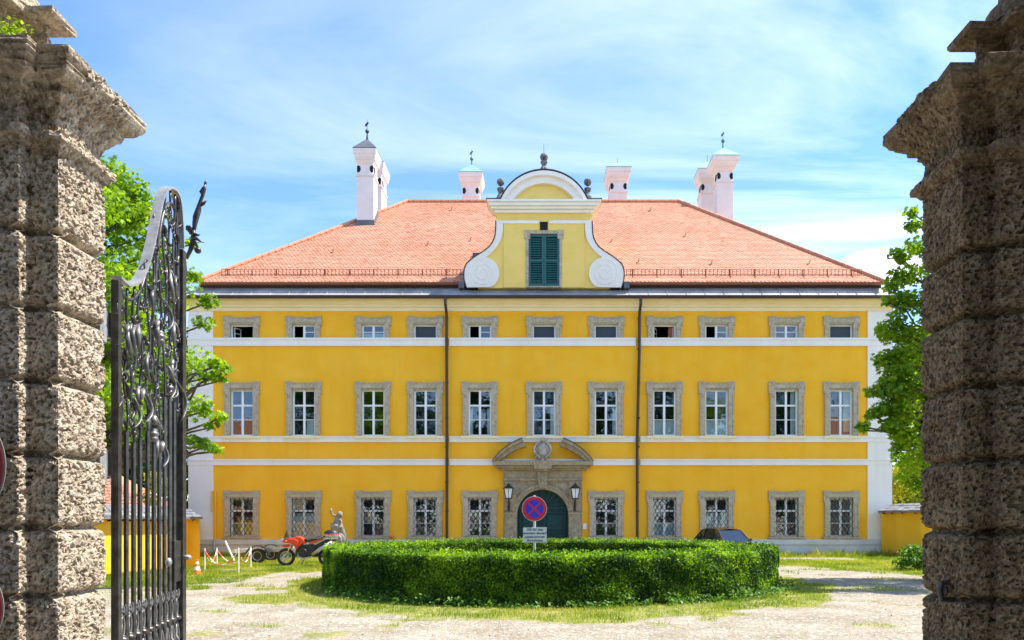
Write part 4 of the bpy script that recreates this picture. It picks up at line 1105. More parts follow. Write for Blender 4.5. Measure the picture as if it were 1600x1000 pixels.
def pillar(xin, side, joints, dzl, m, label, zmold):
    # side = +1: left pillar (inner face looks +x); -1: right pillar
    base = (xin-side*.45, (PR+PF)/2, 0)
    root = empty('gate_pillar', base); tag(root, label, 'pillar', 'gate pillars')
    st = .152; pj = .075; w = .62
    def plan(o=0):
        a = [(xin, PR), (xin, PF), (xin-side*st, PF), (xin-side*st, PF-pj), (xin-side*(st+w), PF-pj), (xin-side*(st+w), PR)]
        if side > 0: a = a[::-1]
        return a
    # order so that outward normal is right of travel: counter-clockwise
    pl = plan(); area = sum(pl[i][0]*pl[(i+1)%len(pl)][1]-pl[(i+1)%len(pl)][0]*pl[i][1] for i in range(len(pl)))
    if area < 0: pl = pl[::-1]
    steps = []
    for i in range(len(pl)):
        a, b = pl[i], pl[(i+1)%len(pl)]
        hidden = (abs(a[1]-PR)<1e-6 and abs(b[1]-PR)<1e-6) or (abs(a[0]-b[0])<1e-6 and abs(a[0]-(xin-side*(st+w)))<1e-6)
        steps.append(.2 if hidden else (.0075))
        if abs(a[1]-b[1])<1e-6 and abs(a[1]-(PF-pj))<1e-6: steps[-1] = .011
    L = (-base[0], -base[1], 0)
    zm0, zm1 = zmold
    # splay the block arrises by giving the plan vertical grooves near its corners through the profile only
    extrude(pl, steps, [(0,-.02),(0,.35),(0,zm0)], 'shaft', m, root, joints=joints, loc=L)
    extrude(pl, steps, [(-.02,zm0-.003),(.015,zm0+.002),(.028,zm0+.03),(.045,zm0+.035),(.045,zm1),(-.02,zm1+.004)], 'necking_moulding', m, root, amp=.007, pits=.012, loc=L, dz=.01)
    extrude(pl, steps, [(-.01,zm1-.01),(-.008,zm1+.10),(.006,zm1+.135),(.03,zm1+.165),(.036,zm1+.18),(.052,zm1+.19),(.062,zm1+.215),(.078,zm1+.235),(.10,zm1+.25),(.125,zm1+.275),(.142,zm1+.30),(.152,zm1+.315),(.156,zm1+.37),(.05,zm1+.40),(-.08,zm1+.42)], 'cornice', m, root, amp=.014, pits=.02, loc=L, dz=.01)
    pl2 = [(xin-side*.19, PR-.19), (xin-side*.19, PF+.19), (xin-side*(st+.19), PF+.19),(xin-side*(st+.19), PF+.08), (xin-side*(st+w), PF+.08), (xin-side*(st+w), PR-.19)]
    ar = sum(pl2[i][0]*pl2[(i+1)%6][1]-pl2[(i+1)%6][0]*pl2[i][1] for i in range(6))
    if ar < 0: pl2 = pl2[::-1]
    zt = zm1+.40
    extrude(pl2, [.02]*6, [(0,zt),(0,zt+.27),(.02,zt+.30),(.09,zt+.31),(.095,zt+.345),(-.02,zt+.40)], 'cap_block', m, root, amp=.010, pits=.014, loc=L, dz=.012)
    mb = MB(); c = (xin-side*.46, (PR+PF)/2-.02, zt+.40)
    mb.lathe([(.20,-.02),(.2,.06),(.14,.12),(.13,.22),(.22,.30)], c, 20); mb.ball((c[0],c[1],c[2]+.50), .26, 24, jit=.05)
    mb.build('ball_finial', m, root, loc=L)
    return root
jl = [.22,.60,.98,1.352,1.71,2.095,2.48,2.865,3.26]
jr = [.24,.60,.97,1.333,1.694,2.07,2.459,2.827,3.171]
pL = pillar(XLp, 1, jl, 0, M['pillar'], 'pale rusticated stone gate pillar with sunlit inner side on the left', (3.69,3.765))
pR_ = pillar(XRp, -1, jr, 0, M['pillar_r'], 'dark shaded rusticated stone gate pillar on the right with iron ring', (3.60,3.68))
# small plant on the left cornice
def tuft(c, n, r, name, label, parent=None):
    P = np.array(c)+rng.normal(size=(n,3))*np.array([r,r*.6,r*.5]); P[:,2] = np.maximum(P[:,2], c[2]-.01)
    base = np.array([(-.5,0,0),(-.2,.3,0),(.3,.25,.1),(.6,0,.1),(.3,-.25,.1),(-.2,-.3,0)],float)
    v = scatter(base,P,np.tile([0,-.5,1.],(n,1)),rng.uniform(.012,.028,n),1.2)
    o = np_obj(name, v, 6, M['leafA'], attr=rng.random(n)); tag(o, label, 'plant'); return o
tuft((X(18,3.80),3.80,Z(44,3.80)), 120, .045, 'wall_fern', 'small green fern growing on top of the left pillar cornice')
# iron ring and hinge pintles
mb = MB(); c = Vector((XRp-.005, X(0,1) and PF+.13, Z(923,PF+.13)))
mb.tube([c+Vector((.03,0,.05)), c+Vector((-.035,0,.04)), c+Vector((-.045,0,0)), c+Vector((-.035,0,-.045)), c+Vector((.03,0,-.05))], .014, 8)
mb.ball(tuple(c+Vector((-.02,0,.0))), .03, 8, (.6,1,1))
mb.build('iron_ring', M['iron'], pR_, loc=(-pR_.location[0], -pR_.location[1], 0))

# round no-entry style signs on the front of the left pillar (only their rims reach into the picture)
def disc_sign(px, py, rad, label):
    d = PF-.16; r = rad/F*d; cx_ = X(px, d)-r; cz = Z(py, d)
    root = empty('round_sign', (cx_, d, cz)); tag(root, label, 'sign')
    mb = MB(); mb.lathe([(r,0),(r,.004)], (0,0,0), 64, 'y'); mb.build('rim', M['shadyrim'], root)
    mb = MB(); mb.lathe([(r*.965,-.004),(r*.965,0-.001)], (0,0,0), 64, 'y'); mb.build('red_face', M['shadyred'], root)
    mb = MB(); mb.lathe([(r*.66,-.008),(r*.66,-.0045)], (0,0,0), 48, 'y'); mb.build('white_field', M['signwhite'], root)
    mb = MB(); mb.tube([(0,.004,0),(0,.10,0)], .02, 8); mb.build('bracket', M['post'], root)
disc_sign(9, 728, 105, 'upper round red sign with pale rim fixed to the left pillar front')
disc_sign(6, 950, 78, 'lower round red sign with pale rim fixed to the left pillar front')

# ================================================================== IRON GATE
gn, gf = 4.30, 5.46; gx0, gx1 = X(182, gn), X(281, gf)
gdir = Vector((gx1-gx0, gf-gn, 0)); GL = gdir.length; gdir.normalize(); gnorm = Vector((gdir.y, -gdir.x, 0))
gate = empty('iron_gate', (gx0, gn, 0)); tag(gate, 'tall black wrought iron gate leaf standing open beside the left pillar', 'gate')
def q(t, z, o=0): v = gdir*(t*GL)+gnorm*o; return (v.x, v.y, z)
def bar(mb, t, z0, z1, r=.012): mb.tube([q(t,z0),q(t,z1)], r, 4)
def boxbar(mb, t0, t1, z0, z1, h_):
    vs = [q(t0,z0,-h_),q(t1,z0,-h_),q(t1,z0,h_),q(t0,z0,h_),q(t0,z1,-h_),q(t1,z1,-h_),q(t1,z1,h_),q(t0,z1,h_)]
    mb.add(vs,[(0,3,2,1),(4,5,6,7),(0,1,5,4),(1,2,6,5),(2,3,7,6),(3,0,4,7)])
mb = MB(); boxbar(mb, -.022, .020, .08, 3.17, .022); mb.build('hinge_post', M['iron'], gate, bevel=.004)
mb = MB(); boxbar(mb, .965, 1.03, .08, 3.78, .036); mb.build('lock_post', M['iron'], gate, bevel=.004)
mb = MB(); boxbar(mb, 1.031, 1.045, .08, 3.7, .014); mb.build('cover_strip', M['iron'], gate)
# curved top rail
ctrl = [(.0,3.20),(.06,3.195),(.12,3.20),(.174,3.222),(.24,3.26),(.30,3.315),(.386,3.437),(.475,3.619),(.537,3.777),(.60,3.94),(.65,4.03),(.70,4.09),(.77,4.14),(.838,4.165),(.90,4.17),(.95,4.14),(.985,4.05),(1.005,3.93),(1.015,3.80)]
def smooth_pts(P, n=4):
    out = []
    for i in range(len(P)-1):
        p0 = P[max(i-1,0)]; p1 = P[i]; p2 = P[i+1]; p3 = P[min(i+2,len(P)-1)]
        for k in range(n):
            t = k/n; out.append(tuple(.5*((2*p1[j])+(-p0[j]+p2[j])*t+(2*p0[j]-5*p1[j]+4*p2[j]-p3[j])*t*t+(-p0[j]+3*p1[j]-3*p2[j]+p3[j])*t**3) for j in range(len(p1))))
    out.append(P[-1]); return out
C = smooth_pts(ctrl)
def flat_rail(mb, C, th, hw):
    for (a, b) in zip(C[:-1], C[1:]):
        def nrm(i):
            i = max(0, min(len(C)-2, i)); dx = (C[i+1][0]-C[i][0])*GL; dz = C[i+1][1]-C[i][1]; L = math.hypot(dx,dz)+1e-9; return (-dz/L/GL, dx/L)
        i = C.index(a); n0, n1 = nrm(i), nrm(i+1)
        vs = []
        for (p, nn) in ((a,n0),(b,n1)):
            for o in (-hw, hw):
                vs.append(q(p[0],p[1],o)); vs.append(q(p[0]-nn[0]*th,p[1]-nn[1]*th,o))
        mb.add(vs, [(0,2,6,4),(1,5,7,3),(0,4,5,1),(2,3,7,6),(0,1,3,2),(4,6,7,5)])
mb = MB(); flat_rail(mb, C, .016, .030); mb.build('curved_top_rail', M['ironlight'], gate)
def rail_z(t):
    for a, b in zip(C[:-1], C[1:]):
        if a[0] <= t <= b[0]: return a[1]+(b[1]-a[1])*(t-a[0])/(b[0]-a[0]+1e-9)
    return 3.1
bars = [.125,.225,.315,.43,.53,.62,.71,.80,.885]
bt = [2.30,2.24,2.28,2.34,2.50,2.30,2.62,2.62,2.62]
for t_, z_ in zip(bars, bt):
    mb = MB(); mb.tube([q(t_,.1),q(t_,z_)], .0165, 6); mb.build('bar', M['iron'], gate)
def scroll2(mb, c, r, turns, start, dirn, rt=.008, o=0, n=26, taper=True, stem=None):
    P = []
    for i in range(n+1):
        f = i/n; a = start+dirn*turns*2*math.pi*f; rr = r*(1-.85*f)
        P.append(q(c[0]+rr*math.cos(a)/GL, c[1]+rr*math.sin(a), o))
    if stem: P = [q(*s_) if len(s_)==3 else q(s_[0],s_[1],o) for s_ in stem]+P
    rs = [rt]*len(P)
    if taper: rs = [rt*(1-.35*i/len(P)) for i in range(len(P))]
    mb.tube(P, rs, 6)
def leaf3(mb, a, b, w, curl=.3, o=0, fat=.35):
    """fleshy acanthus-like leaf from a to b (t,z) in the gate plane"""
    A_, B_ = Vector(q(a[0],a[1],o)), Vector(q(b[0],b[1],o)); d = B_-A_; L = d.length; d.normalize()
    sdir = d.cross(gnorm); n = 7; P = []; rs = []
    for i in range(n+1):
        f = i/n; P.append(A_+d*L*f+sdir*math.sin(f*math.pi)*L*curl*.3+gnorm*math.sin(f*2.4)*L*.10); rs.append(max(.002, w*math.sin(math.pi*min(1,(f*.92+.06)))**.8))
    mb.tube(P, rs, 8, flat=fat)
random.seed(21)
sw = MB()
for i, t_ in enumerate(bars+[.05,.94]):
    z0 = (bt+[2.3,2.5])[i]; z1 = rail_z(min(max(t_,.02),.98))-.03
    # wavy main stem up to the rail
    P = []; ph = random.uniform(0,6.28); k = int((z1-z0)/.05)+2; am = .028
    for j in range(k+1):
        f = j/k; P.append(q(t_+am*math.sin(f*9+ph)*min(1,4*f)*min(1,4*(1-f))/GL*1.0, z0-.02+(z1-z0+.02)*f, .006*math.sin(f*14)))
    sw.tube(P, .0095, 6)
    # side scrolls, buds and leaves along the stem
    z = z0+.06
    sd = random.choice((-1,1))
    while z < z1-.06:
        r = random.uniform(.032,.062); 
        c = (t_+sd*r*.9/GL, z+random.uniform(-.01,.02))
        scroll2(sw, c, r, random.uniform(1.1,1.6), math.pi if sd>0 else 0, -sd, .0062, random.uniform(-.016,.016))
        if random.random() < .55:
            L = random.uniform(.07,.13); an = random.uniform(.5,1.3)*sd
            leaf3(sw, (t_, z), (t_+L*math.sin(an)/GL, z+L*math.cos(an)*random.choice((1,1,-1))), random.uniform(.009,.017), random.uniform(-.8,.8), random.uniform(-.015,.015))
        if random.random() < .35: sw.ball(q(t_,z,0), .020, 8, (1,1,.8))
        z += random.uniform(.10,.165); sd = -sd
sw.build('scrollwork', M['iron'], gate, smooth=True)
# bigger leaves and buds over the bars
lv = MB()
for (t_, za, zb2, w_) in ((.20,2.52,2.28,.026),(.33,2.60,2.32,.035),(.50,2.46,2.36,.04),(.27,3.0,2.78,.035),(.24,2.98,2.72,.028),(.64,2.30,2.06,.036),(.74,2.85,2.60,.036),(.82,2.92,2.66,.03),(.90,2.78,2.45,.036),(.12,2.95,2.70,.03),(.56,3.12,2.88,.034),(.68,3.3,3.05,.03),(.78,3.55,3.28,.03),(.42,2.86,2.64,.026),(.86,3.2,2.98,.028),(.5,3.3,3.1,.022),(.92,3.55,3.3,.025)):
    leaf3(lv, (t_,za), (t_+random.uniform(-.05,.05),zb2+random.uniform(0,.06)), w_*.52, random.choice((-1,1))*random.uniform(.8,1.8), .012, .45)
    leaf3(lv, (t_,za+.02), (t_+random.uniform(-.07,.07),za-.14), w_*.42, random.choice((-1,1))*random.uniform(.8,1.6), -.012, .5)
    if random.random()<.6: leaf3(lv, (t_,za), (t_+random.choice((-1,1))*.055,za-.09), w_*.6, .6, .014, .5)
for (t_, z_) in ((.52,2.33),(.63,3.02),(.80,2.70)):
    lv.lathe([(.012,-.05),(.03,-.04),(.032,-.02),(.024,-.015),(.036,-.005),(.036,.012),(.024,.018),(.03,.03),(.015,.045)], q(t_,z_,0), 12)
lv.build('iron_leaves', M['ironmid'], gate, smooth=True)
# inner hoop below the top arch and end scroll
mb = MB()
Ci = smooth_pts([(.50,3.05),(.54,3.3),(.60,3.62),(.66,3.84),(.74,3.98),(.84,4.05),(.92,4.0),(.96,3.8),(.96,3.4),(.955,3.2)])
mb.tube([q(a,b) for a,b in Ci], .012, 6)
Ci = smooth_pts([(.04,3.12),(.10,3.11),(.18,3.12),(.26,3.17),(.34,3.26),(.42,3.40),(.50,3.57)])
mb.tube([q(a,b) for a,b in Ci], .010, 6)
scroll2(mb, (1.04,3.66), .11, 1.5, math.pi, -1, .016, 0, stem=[(.95,3.25),(.95,3.45)])
mb.build('inner_scroll_rail', M['iron'], gate, smooth=True)
# spiky flower finial
fl = MB(); fd = 5.6
W = lambda px, py, d=fd: (X(px,d)-gx0, d-gn, Z(py,d))
fl.tube([W(291,404),(W(297,392)),W(301,378),W(303,360)], [.014,.016,.02,.016], 8)
for (a, b, w_) in (((300,372),(313,366),.022),((300,374),(319,379),.022),((296,362),(290,358),.02),((301,378),(311,388),.018),((299,366),(296,352),.02)):
    A_, B_ = Vector(W(*a)), Vector(W(*b)); fl.tube([A_, A_.lerp(B_,.4)+Vector((0,-.01,.015)), A_.lerp(B_,.75), B_], [w_*.8,w_,w_*.55,.003], 8, flat=.6)
fl.ball(W(309,391), .026, 10); fl.ball(W(294,356), .02, 8)
fl.tube([W(303,362),W(304,352),W(306,340),W(310,328),W(312,318),W(316,307),W(319,296),W(321,286)], [.012,.018,.024,.022,.014,.013,.016,.004], 8)
fl.tube([W(314,322),W(318,318),W(323,313)], [.006,.012,.003], 6)
fl.tube([W(319,292),W(321,286),W(322,281)], [.006,.010,.004], 6)
fl.tube([W(316,305),W(313,300),W(317,292)], [.006,.009,.004], 6)
fl.build('flower_finial', M['iron'], gate, smooth=True)
# lower ornament: collars, loops, curled heads
lo = MB(); col = MB()
ts = [.07]+[(a+b)/2 for a, b in zip(bars[:-1],bars[1:])]+[.94]
allc = bars
for i, t_ in enumerate(np.linspace(.075,.93,10)):
    t_ = float(t_); hw = .042
    # pointed loop between collar and head
    P = [q(t_-.0/GL,1.04), q(t_-.020/GL,1.06), q(t_-.026/GL,1.11), q(t_-.018/GL,1.15), q(t_,1.17), q(t_+.018/GL,1.15), q(t_+.026/GL,1.11), q(t_+.020/GL,1.06), q(t_,1.04)]
    lo.tube(P, .008, 6)
    scroll2(lo, (t_-.012/GL,1.205), .030, 1.1, -.8, 1, .012, 0, n=14)
    leaf3(lo, (t_,1.16),(t_+.03/GL,1.24),.012,.4)
    col = MB(); col.lathe([(.016,-.022),(.032,-.012),(.036,0),(.034,.008),(.02,.014),(.022,.022),(.012,.03)], q(t_,1.03), 12); col.build('collar', M['iron'], gate, smooth=True)
    lo.tube([q(t_,.1),q(t_,1.03)], .009, 6)
    for s in (-1,1):
        P = [q(t_+s*.004/GL,1.0), q(t_+s*.030/GL,.94), q(t_+s*.042/GL,.88), q(t_+s*.03/GL,.82), q(t_,.76)]
        lo.tube(P, [.010,.013,.014,.011,.006], 8, flat=.5)
        P = [q(t_,.78), q(t_+s*.02/GL,.72), q(t_+s*.04/GL,.62), q(t_+s*.02/GL,.5), q(t_,.42)]; lo.tube(P, .009, 6)
    leaf3(lo, (t_,.9),(t_,.80),.02,.1,0,.6)
    leaf3(lo, (t_,.66),(t_,.5),.026,.1,0,.6)
lo.build('lower_ornament', M['ironmid'], gate, smooth=True)
mb = MB(); boxbar(mb, .03, .965, .30, .335, .014); boxbar(mb, .03, .965, .09, .14, .016); mb.build('bottom_rail', M['iron'], gate)
# lock box, handle, hinges
mb = MB(); boxbar(mb, .84, .964, 1.30, 1.60, .022); mb.build('lock_box', M['iron'], gate, bevel=.004)
mb = MB(); mb.tube([q(.995,1.47,.03),q(.995,1.47,.075)], .02, 10); mb.tube([q(1.0,1.47,.07),q(.93,1.475,.085)], [.016,.010], 8); mb.tube([q(.80,1.47,.0),q(.70,1.46,.03)], .014, 6); mb.ball(q(.69,1.455,.035),.024,8,(1,1,1.3)); mb.build('handle', M['ironlight'], gate, smooth=True)
for zc in (2.92, 2.10, .86):
    mb = MB(); mb.box(-.075, -.034, -.10, .03, zc-.09, zc+.06); mb.tube([(-.05,-.05,zc-.13),(-.05,-.05,zc+.07)], .022, 8); mb.box(-.12,-.06,-.11,-.04,zc-.03,zc+.02)
    mb.build('hinge', M['ironlight'], gate, bevel=.004)

# ================================================================== HEDGE RING
def hedge():
    mb = MB(); n = 160; prof = []
    for f in np.linspace(0,1,6): prof.append((RO-.07+.03*f*(1-f), .0+(HH-.07)*f))
    prof += [((RO+RI)/2, HH-.055)]
    for f in np.linspace(1,0,6): prof.append((RI+.07, (HH-.07)*f))
    k = len(prof); V = []
    for i in range(n):
        a = 2*math.pi*i/n
        for (r, z) in prof:
            V.append((RC[0]+r*math.cos(a), RC[1]+r*math.sin(a), z))
    Fc = [(i*k+j, ((i+1)%n)*k+j, ((i+1)%n)*k+j+1, i*k+j+1) for i in range(n) for j in range(k-1)]
    mb.v = V; mb.f = Fc; root = empty('hedge_ring', (RC[0], RC[1], 0))
    tag(root, 'clipped round green box hedge ring standing in the gravel turning circle', 'hedge')
    mb.build('inner_twigs', M['core'], root, loc=(-RC[0],-RC[1],0))
    def lump(a, z, k_):
        return (fbm(a*RO*1.0+50, z+k_*9, .5, 11+k_)-.5)*.17
    def gen(N, kind):
        a = rng.uniform(0, 2*math.pi, N)
        if kind == 'out':
            z = rng.uniform(.02, HH, N)**1; dep = rng.exponential(.035, N)
            z = np.where(z<.25, z+rng.random(N)*.1*(rng.random(N)<.5), z)
            rr = RO+lump(a,z,0)-dep-.05*sstep(.25,.0,z); N_ = np.stack([np.cos(a),np.sin(a),np.full(N,.35)],1)
            cut_ = np.maximum(0, z-(HH-.10)); rr -= cut_*.5
        elif kind == 'in':
            z = rng.uniform(.1, HH, N); rr = RI-lump(a,z,2)+rng.exponential(.035,N); N_ = np.stack([-np.cos(a),-np.sin(a),np.full(N,.35)],1)
            rr += np.maximum(0, z-(HH-.10))*.5
        else:
            rr = np.sqrt(rng.uniform((RI+.0)**2,(RO-.0)**2,N)); z = HH+(fbm(a*RO,rr,.45,15)-.5)*.12-rng.exponential(.03,N)+rng.random(N)**9*.12; N_ = np.stack([np.zeros(N),np.zeros(N),np.ones(N)],1)
        P = np.stack([RC[0]+rr*np.cos(a), RC[1]+rr*np.sin(a), z],1); return P, N_, a, z, rr
    base = np.array([(-.5,0,0),(-.1,.30,.04),(.45,.0,.08),(-.1,-.30,.04)],float)
    allv, alla = [], []
    def keep_front(P, a):  # fewer leaves where only the far outside could be seen
        return np.ones(len(P), bool)
    for kind, N in (('out',100000),('in',42000),('top',62000)):
        P, N_, a, z, rr = gen(N, kind)
        if kind == 'out':
            near = (np.sin(a) < .35); k = near | (rng.random(N) < .25)
        elif kind == 'in':
            near = (np.sin(a) > -.25); k = near | (rng.random(N) < .2)
        else: k = np.ones(N, bool)
        P, N_, a, z, rr = P[k], N_[k], a[k], z[k], rr[k]
        v = scatter(base, P, N_, rng.uniform(.042,.082,len(P)), .55)
        allv.append(v)
        c = fbm(a*RO+9, z*1.3+rr, .55, 21)-.5
        alla.append(np.clip(.34+c*1.5+rng.normal(0,.26,len(P))+(.12 if kind=='top' else 0),0,1))  # top leaves shifted lighter, the sunlit top put into the colour
    o = np_obj('leaves', np.concatenate(allv), 4, M['box'], attr=np.concatenate(alla)); o.parent = root; o.location = (-RC[0],-RC[1],0)
hedge()
# low broad weeds at the foot of the hedge
def weedpatch():
    n = 4200; a = rng.uniform(-2.9,-.2,n); rr = RO+rng.uniform(-.05,.6,n)*rng.random(n)
    x = RC[0]+rr*np.cos(a); y = RC[1]+rr*np.sin(a); k = fbm(x,y,.5,30) > .40; x,y = x[k],y[k]; n=len(x)
    z = rng.random(n)*.22*fbm(x,y,.4,31)*1.7
    base = np.array([(-.5,0,0),(-.2,.35,0),(.3,.3,.1),(.6,0,.1),(.3,-.3,.1),(-.2,-.35,0)],float)
    v = scatter(base,np.stack([x,y,z+.01],1),np.tile([0,-.4,1.],(n,1)),rng.uniform(.03,.075,n),1.4)
    tag(np_obj('ground_weeds', v, 6, M['leafB'], attr=rng.random(n)), 'low broad leaved weeds sprouting along the foot of the hedge', 'weeds', kind='stuff')
weedpatch()

# ================================================================== NO STOPPING SIGN
sd_ = 17.3; sx = X(835, sd_)
sign = empty('road_sign', (sx, sd_, 0)); tag(sign, 'round blue and red no stopping sign with white text plate inside the hedge ring', 'sign')
r_ = 19.5/F*sd_; zc = Z(795, sd_)
mb = MB(); mb.tube([(0,.035,-.02),(0,.035,zc+r_+.03)], .032, 12); mb.build('pole', M['post'], sign)
sub_ = empty('x'); bpy.data.objects.remove(sub_)
mb = MB(); mb.lathe([(r_,-.01),(r_,.0)], (0,0,zc), 64, 'y'); disc = mb.build('disc', M['signwhite'], sign)
mb = MB(); mb.lathe([(r_*.965,-.014),(r_*.965,-.0105)], (0,0,zc), 64, 'y'); mb.build('red_ring', M['signred'], disc)
mb = MB(); mb.lathe([(r_*.72,-.018),(r_*.72,-.0145)], (0,0,zc), 64, 'y'); mb.build('blue_field', M['signblue'], disc)
mb = MB()
for s in (-1,1):
    u = Vector((math.cos(math.pi/4), 0, s*math.sin(math.pi/4))); w_ = Vector((-u.z,0,u.x))*r_*.075; L = r_*.73
    c = Vector((0,0,zc)); P = [c-u*L-w_, c+u*L-w_, c+u*L+w_, c-u*L+w_]; yy = -.022-.0012*(s>0)
    mb.add([(p.x,yy,p.z) for p in P]+[(p.x,-.0185,p.z) for p in P], [(0,1,2,3),(4,7,6,5),(0,4,5,1),(1,5,6,2),(2,6,7,3),(3,7,4,0)])
mb.build('red_cross', M['signred'], disc)
bx0, bx1, bz0, bz1 = X(817.3,sd_)-sx, X(854,sd_)-sx, Z(848,sd_), Z(824,sd_)
mb = MB(); mb.box(bx0,bx1,-.008,0,bz0,bz1); plate = mb.build('text_plate', M['signwhite'], sign, bevel=.003)
mb = MB()
for (a,b,c,d) in ((bx0+.008,bx1-.008,bz0+.006,bz0+.010),(bx0+.008,bx1-.008,bz1-.010,bz1-.006)): mb.box(a,b,-.0095,-.0085,c,d)
mb.build('border_line', M['ink'], plate)
def text(body, x, y, z, size, m, parent, bold=.0, name='lettering'):
    cu = bpy.data.curves.new('t','FONT'); cu.body = body; cu.size = size; cu.align_x = 'CENTER'; cu.align_y='CENTER'; cu.offset = bold; cu.extrude=.0008
    o = bpy.data.objects.new('t', cu); COL.objects.link(o); dg = bpy.context.evaluated_depsgraph_get(); dg.update()
    me = bpy.data.meshes.new_from_object(o.evaluated_get(dg)); bpy.data.objects.remove(o)
    me.materials.clear(); me.materials.append(m); t = bpy.data.objects.new(name, me); COL.objects.link(t); t.parent = parent
    t.rotation_euler = (R(90),0,0); t.location = (x,y,z); return t
lh = (bz1-bz0)/4.25
for i, tx in enumerate(('Gilt für den','gesamten Bereich','ausgenommen','Berechtigte')):
    text(tx, (bx0+bx1)/2, -.0105, bz1-lh*(.62+i), lh*.95, M['ink'], plate, .001)
mb = MB()
for zz in (zc+.1, zc-.1, (bz0+bz1)/2): mb.box(-.05,.05,.0,.07,zz-.015,zz+.015)
mb.build('clamp', M['post'], sign)

# ================================================================== GARDEN WALLS AND SMALL HOUSE
def garden_wall(foot, z1, label, rooff, shade=None):
    """foot: ccw outline; rooff: (outline of the tiled coping low edge, ridge points a, b)"""
    c = foot[0]; r = empty('garden_wall', (c[0],c[1],0)); tag(r, label, 'wall', 'low yellow garden walls')
    mb = MB(); mb.slab([(a-c[0],b-c[1]) for a,b in foot], -.05, z1); mb.build('wall', M['yellow'], r)
    lo_, ridge, zr_ = rooff; n = len(lo_); mb = MB()
    V = [(a-c[0],b-c[1],z1+.02) for a,b in lo_]+[(a-c[0],b-c[1],z1-.03) for a,b in lo_]+[(a-c[0],b-c[1],zr_) for a,b in ridge]
    m_ = len(ridge)
    Fc = [tuple(range(2*n-1,n-1,-1))]+[(i,i+n,(i+1)%n+n,(i+1)%n) for i in range(n)]
    # quads between low outline halves and ridge: lo_ = [a0..ak (front side), bk..b0 (back side)], ridge k+1 points
    k = n//2
    for i in range(k-1):
        Fc.append((i,i+1,2*n+i+1,2*n+i)); Fc.append((n-1-i,2*n+i,2*n+i+1,n-2-i))
    Fc.append((0,2*n,n-1)); Fc.append((k-1,k,2*n+k-1))
    mb.add(V,Fc); cp = mb.build('coping', M['shingle'], r)
    # slate courses
    mb = MB()
    for i in range(k-1):
        a0,a1 = Vector(V[i]),Vector(V[i+1]); r0,r1 = Vector(V[2*n+i]),Vector(V[2*n+i+1]); L = (a1-a0).length; nn = max(1,int(L/.28))
        for row in range(3):
            for j in range(nn):
                f0,f1 = j/nn,(j+.93)/nn; g0 = row/3.0; g1 = (row+1.25)/3.0; g1=min(g1,1)
                P = [a0.lerp(a1,f0).lerp(r0.lerp(r1,f0),g0), a0.lerp(a1,f1).lerp(r0.lerp(r1,f1),g0), a0.lerp(a1,f1).lerp(r0.lerp(r1,f1),g1), a0.lerp(a1,f0).lerp(r0.lerp(r1,f0),g1)]
                up = Vector((0,0,.035+random.uniform(0,.02))); mb.add([P[0]+up,P[1]+up,P[2]+up*.5,P[3]+up*.5,P[0],P[1]],[(0,1,2,3),(0,4,5,1)])
    mb.build('slates', M['shingle'], cp)
    mb = MB()
    for i in range(k-1):
        a0,a1 = Vector(lo_[i]),Vector(lo_[i+1]); f0,f1 = Vector(foot[i]),Vector(foot[i+1]); L=(a1-a0).length; nn=int(L/.45)
        for j in range(nn):
            p = a0.lerp(a1,(j+.5)/nn); p2 = f0.lerp(f1,(j+.5)/nn); p = p.lerp(p2,.12)
            mb.tube([(p.x-c[0],p.y-c[1],z1-.06),(p2.x-c[0],p2.y-c[1],z1-.09)], .03, 4)
    if mb.v: mb.build('rafter_end', M['fascia'], r)
    return r
# left wall: runs from beside the gate away towards the house, then turns along the view to the house corner
zw = Z(809.5, 25)
garden_wall([(-14.7,20.5),(-13.28,26.8),(-13.9,26.95),(-15.3,20.6)], zw, 'sunlit low yellow wall with grey slate coping behind the open gate', ([(-14.4,20.4),(-12.98,26.7),(-14.2,27.1),(-15.6,20.6)],[(-15.0,20.5),(-13.6,26.9)], zw+.42))
garden_wall([(X(290,27.2),27.2),(X(312.5,27.2),27.2),(X(312,D0-.2),D0-.2),(-17.6,D0-.2)], zw, 'shaded end of the low yellow wall meeting the house left corner',
            ([(X(288,26.9),26.9),(X(317,26.9),26.9),(X(311,D0-.3),D0-.3),(-17.8,D0-.3)],[(X(290,27.6),27.6),(X(296,27.6),27.6)],zw+.34))
# right wall
garden_wall([(X(1377,D0-.3),D0-.3),(X(1400,35.0),35.0),(X(1440,34.0),34.0),(22,32.4),(22.3,33.0),(X(1440,34.6)+.3,34.7),(X(1400,35.6)+.2,35.7),(X(1377,D0)+.3,D0+.2)], Z(800,35.5), 'shaded low yellow wall with slate coping at the house right corner',
            ([(X(1371,D0-.6),D0-.65),(X(1398,34.7),34.6),(X(1440,33.6),33.6),(21.9,32.0),(22.4,33.4),(X(1440,35.0)+.4,35.1),(X(1402,36.0)+.3,36.1),(X(1380,D0+.4),D0+.6)],
             [(X(1400,D0),D0-.0),(X(1412,35.4),35.3),(X(1446,34.3),34.3),(22.1,32.7)], Z(787.5,35.5)))
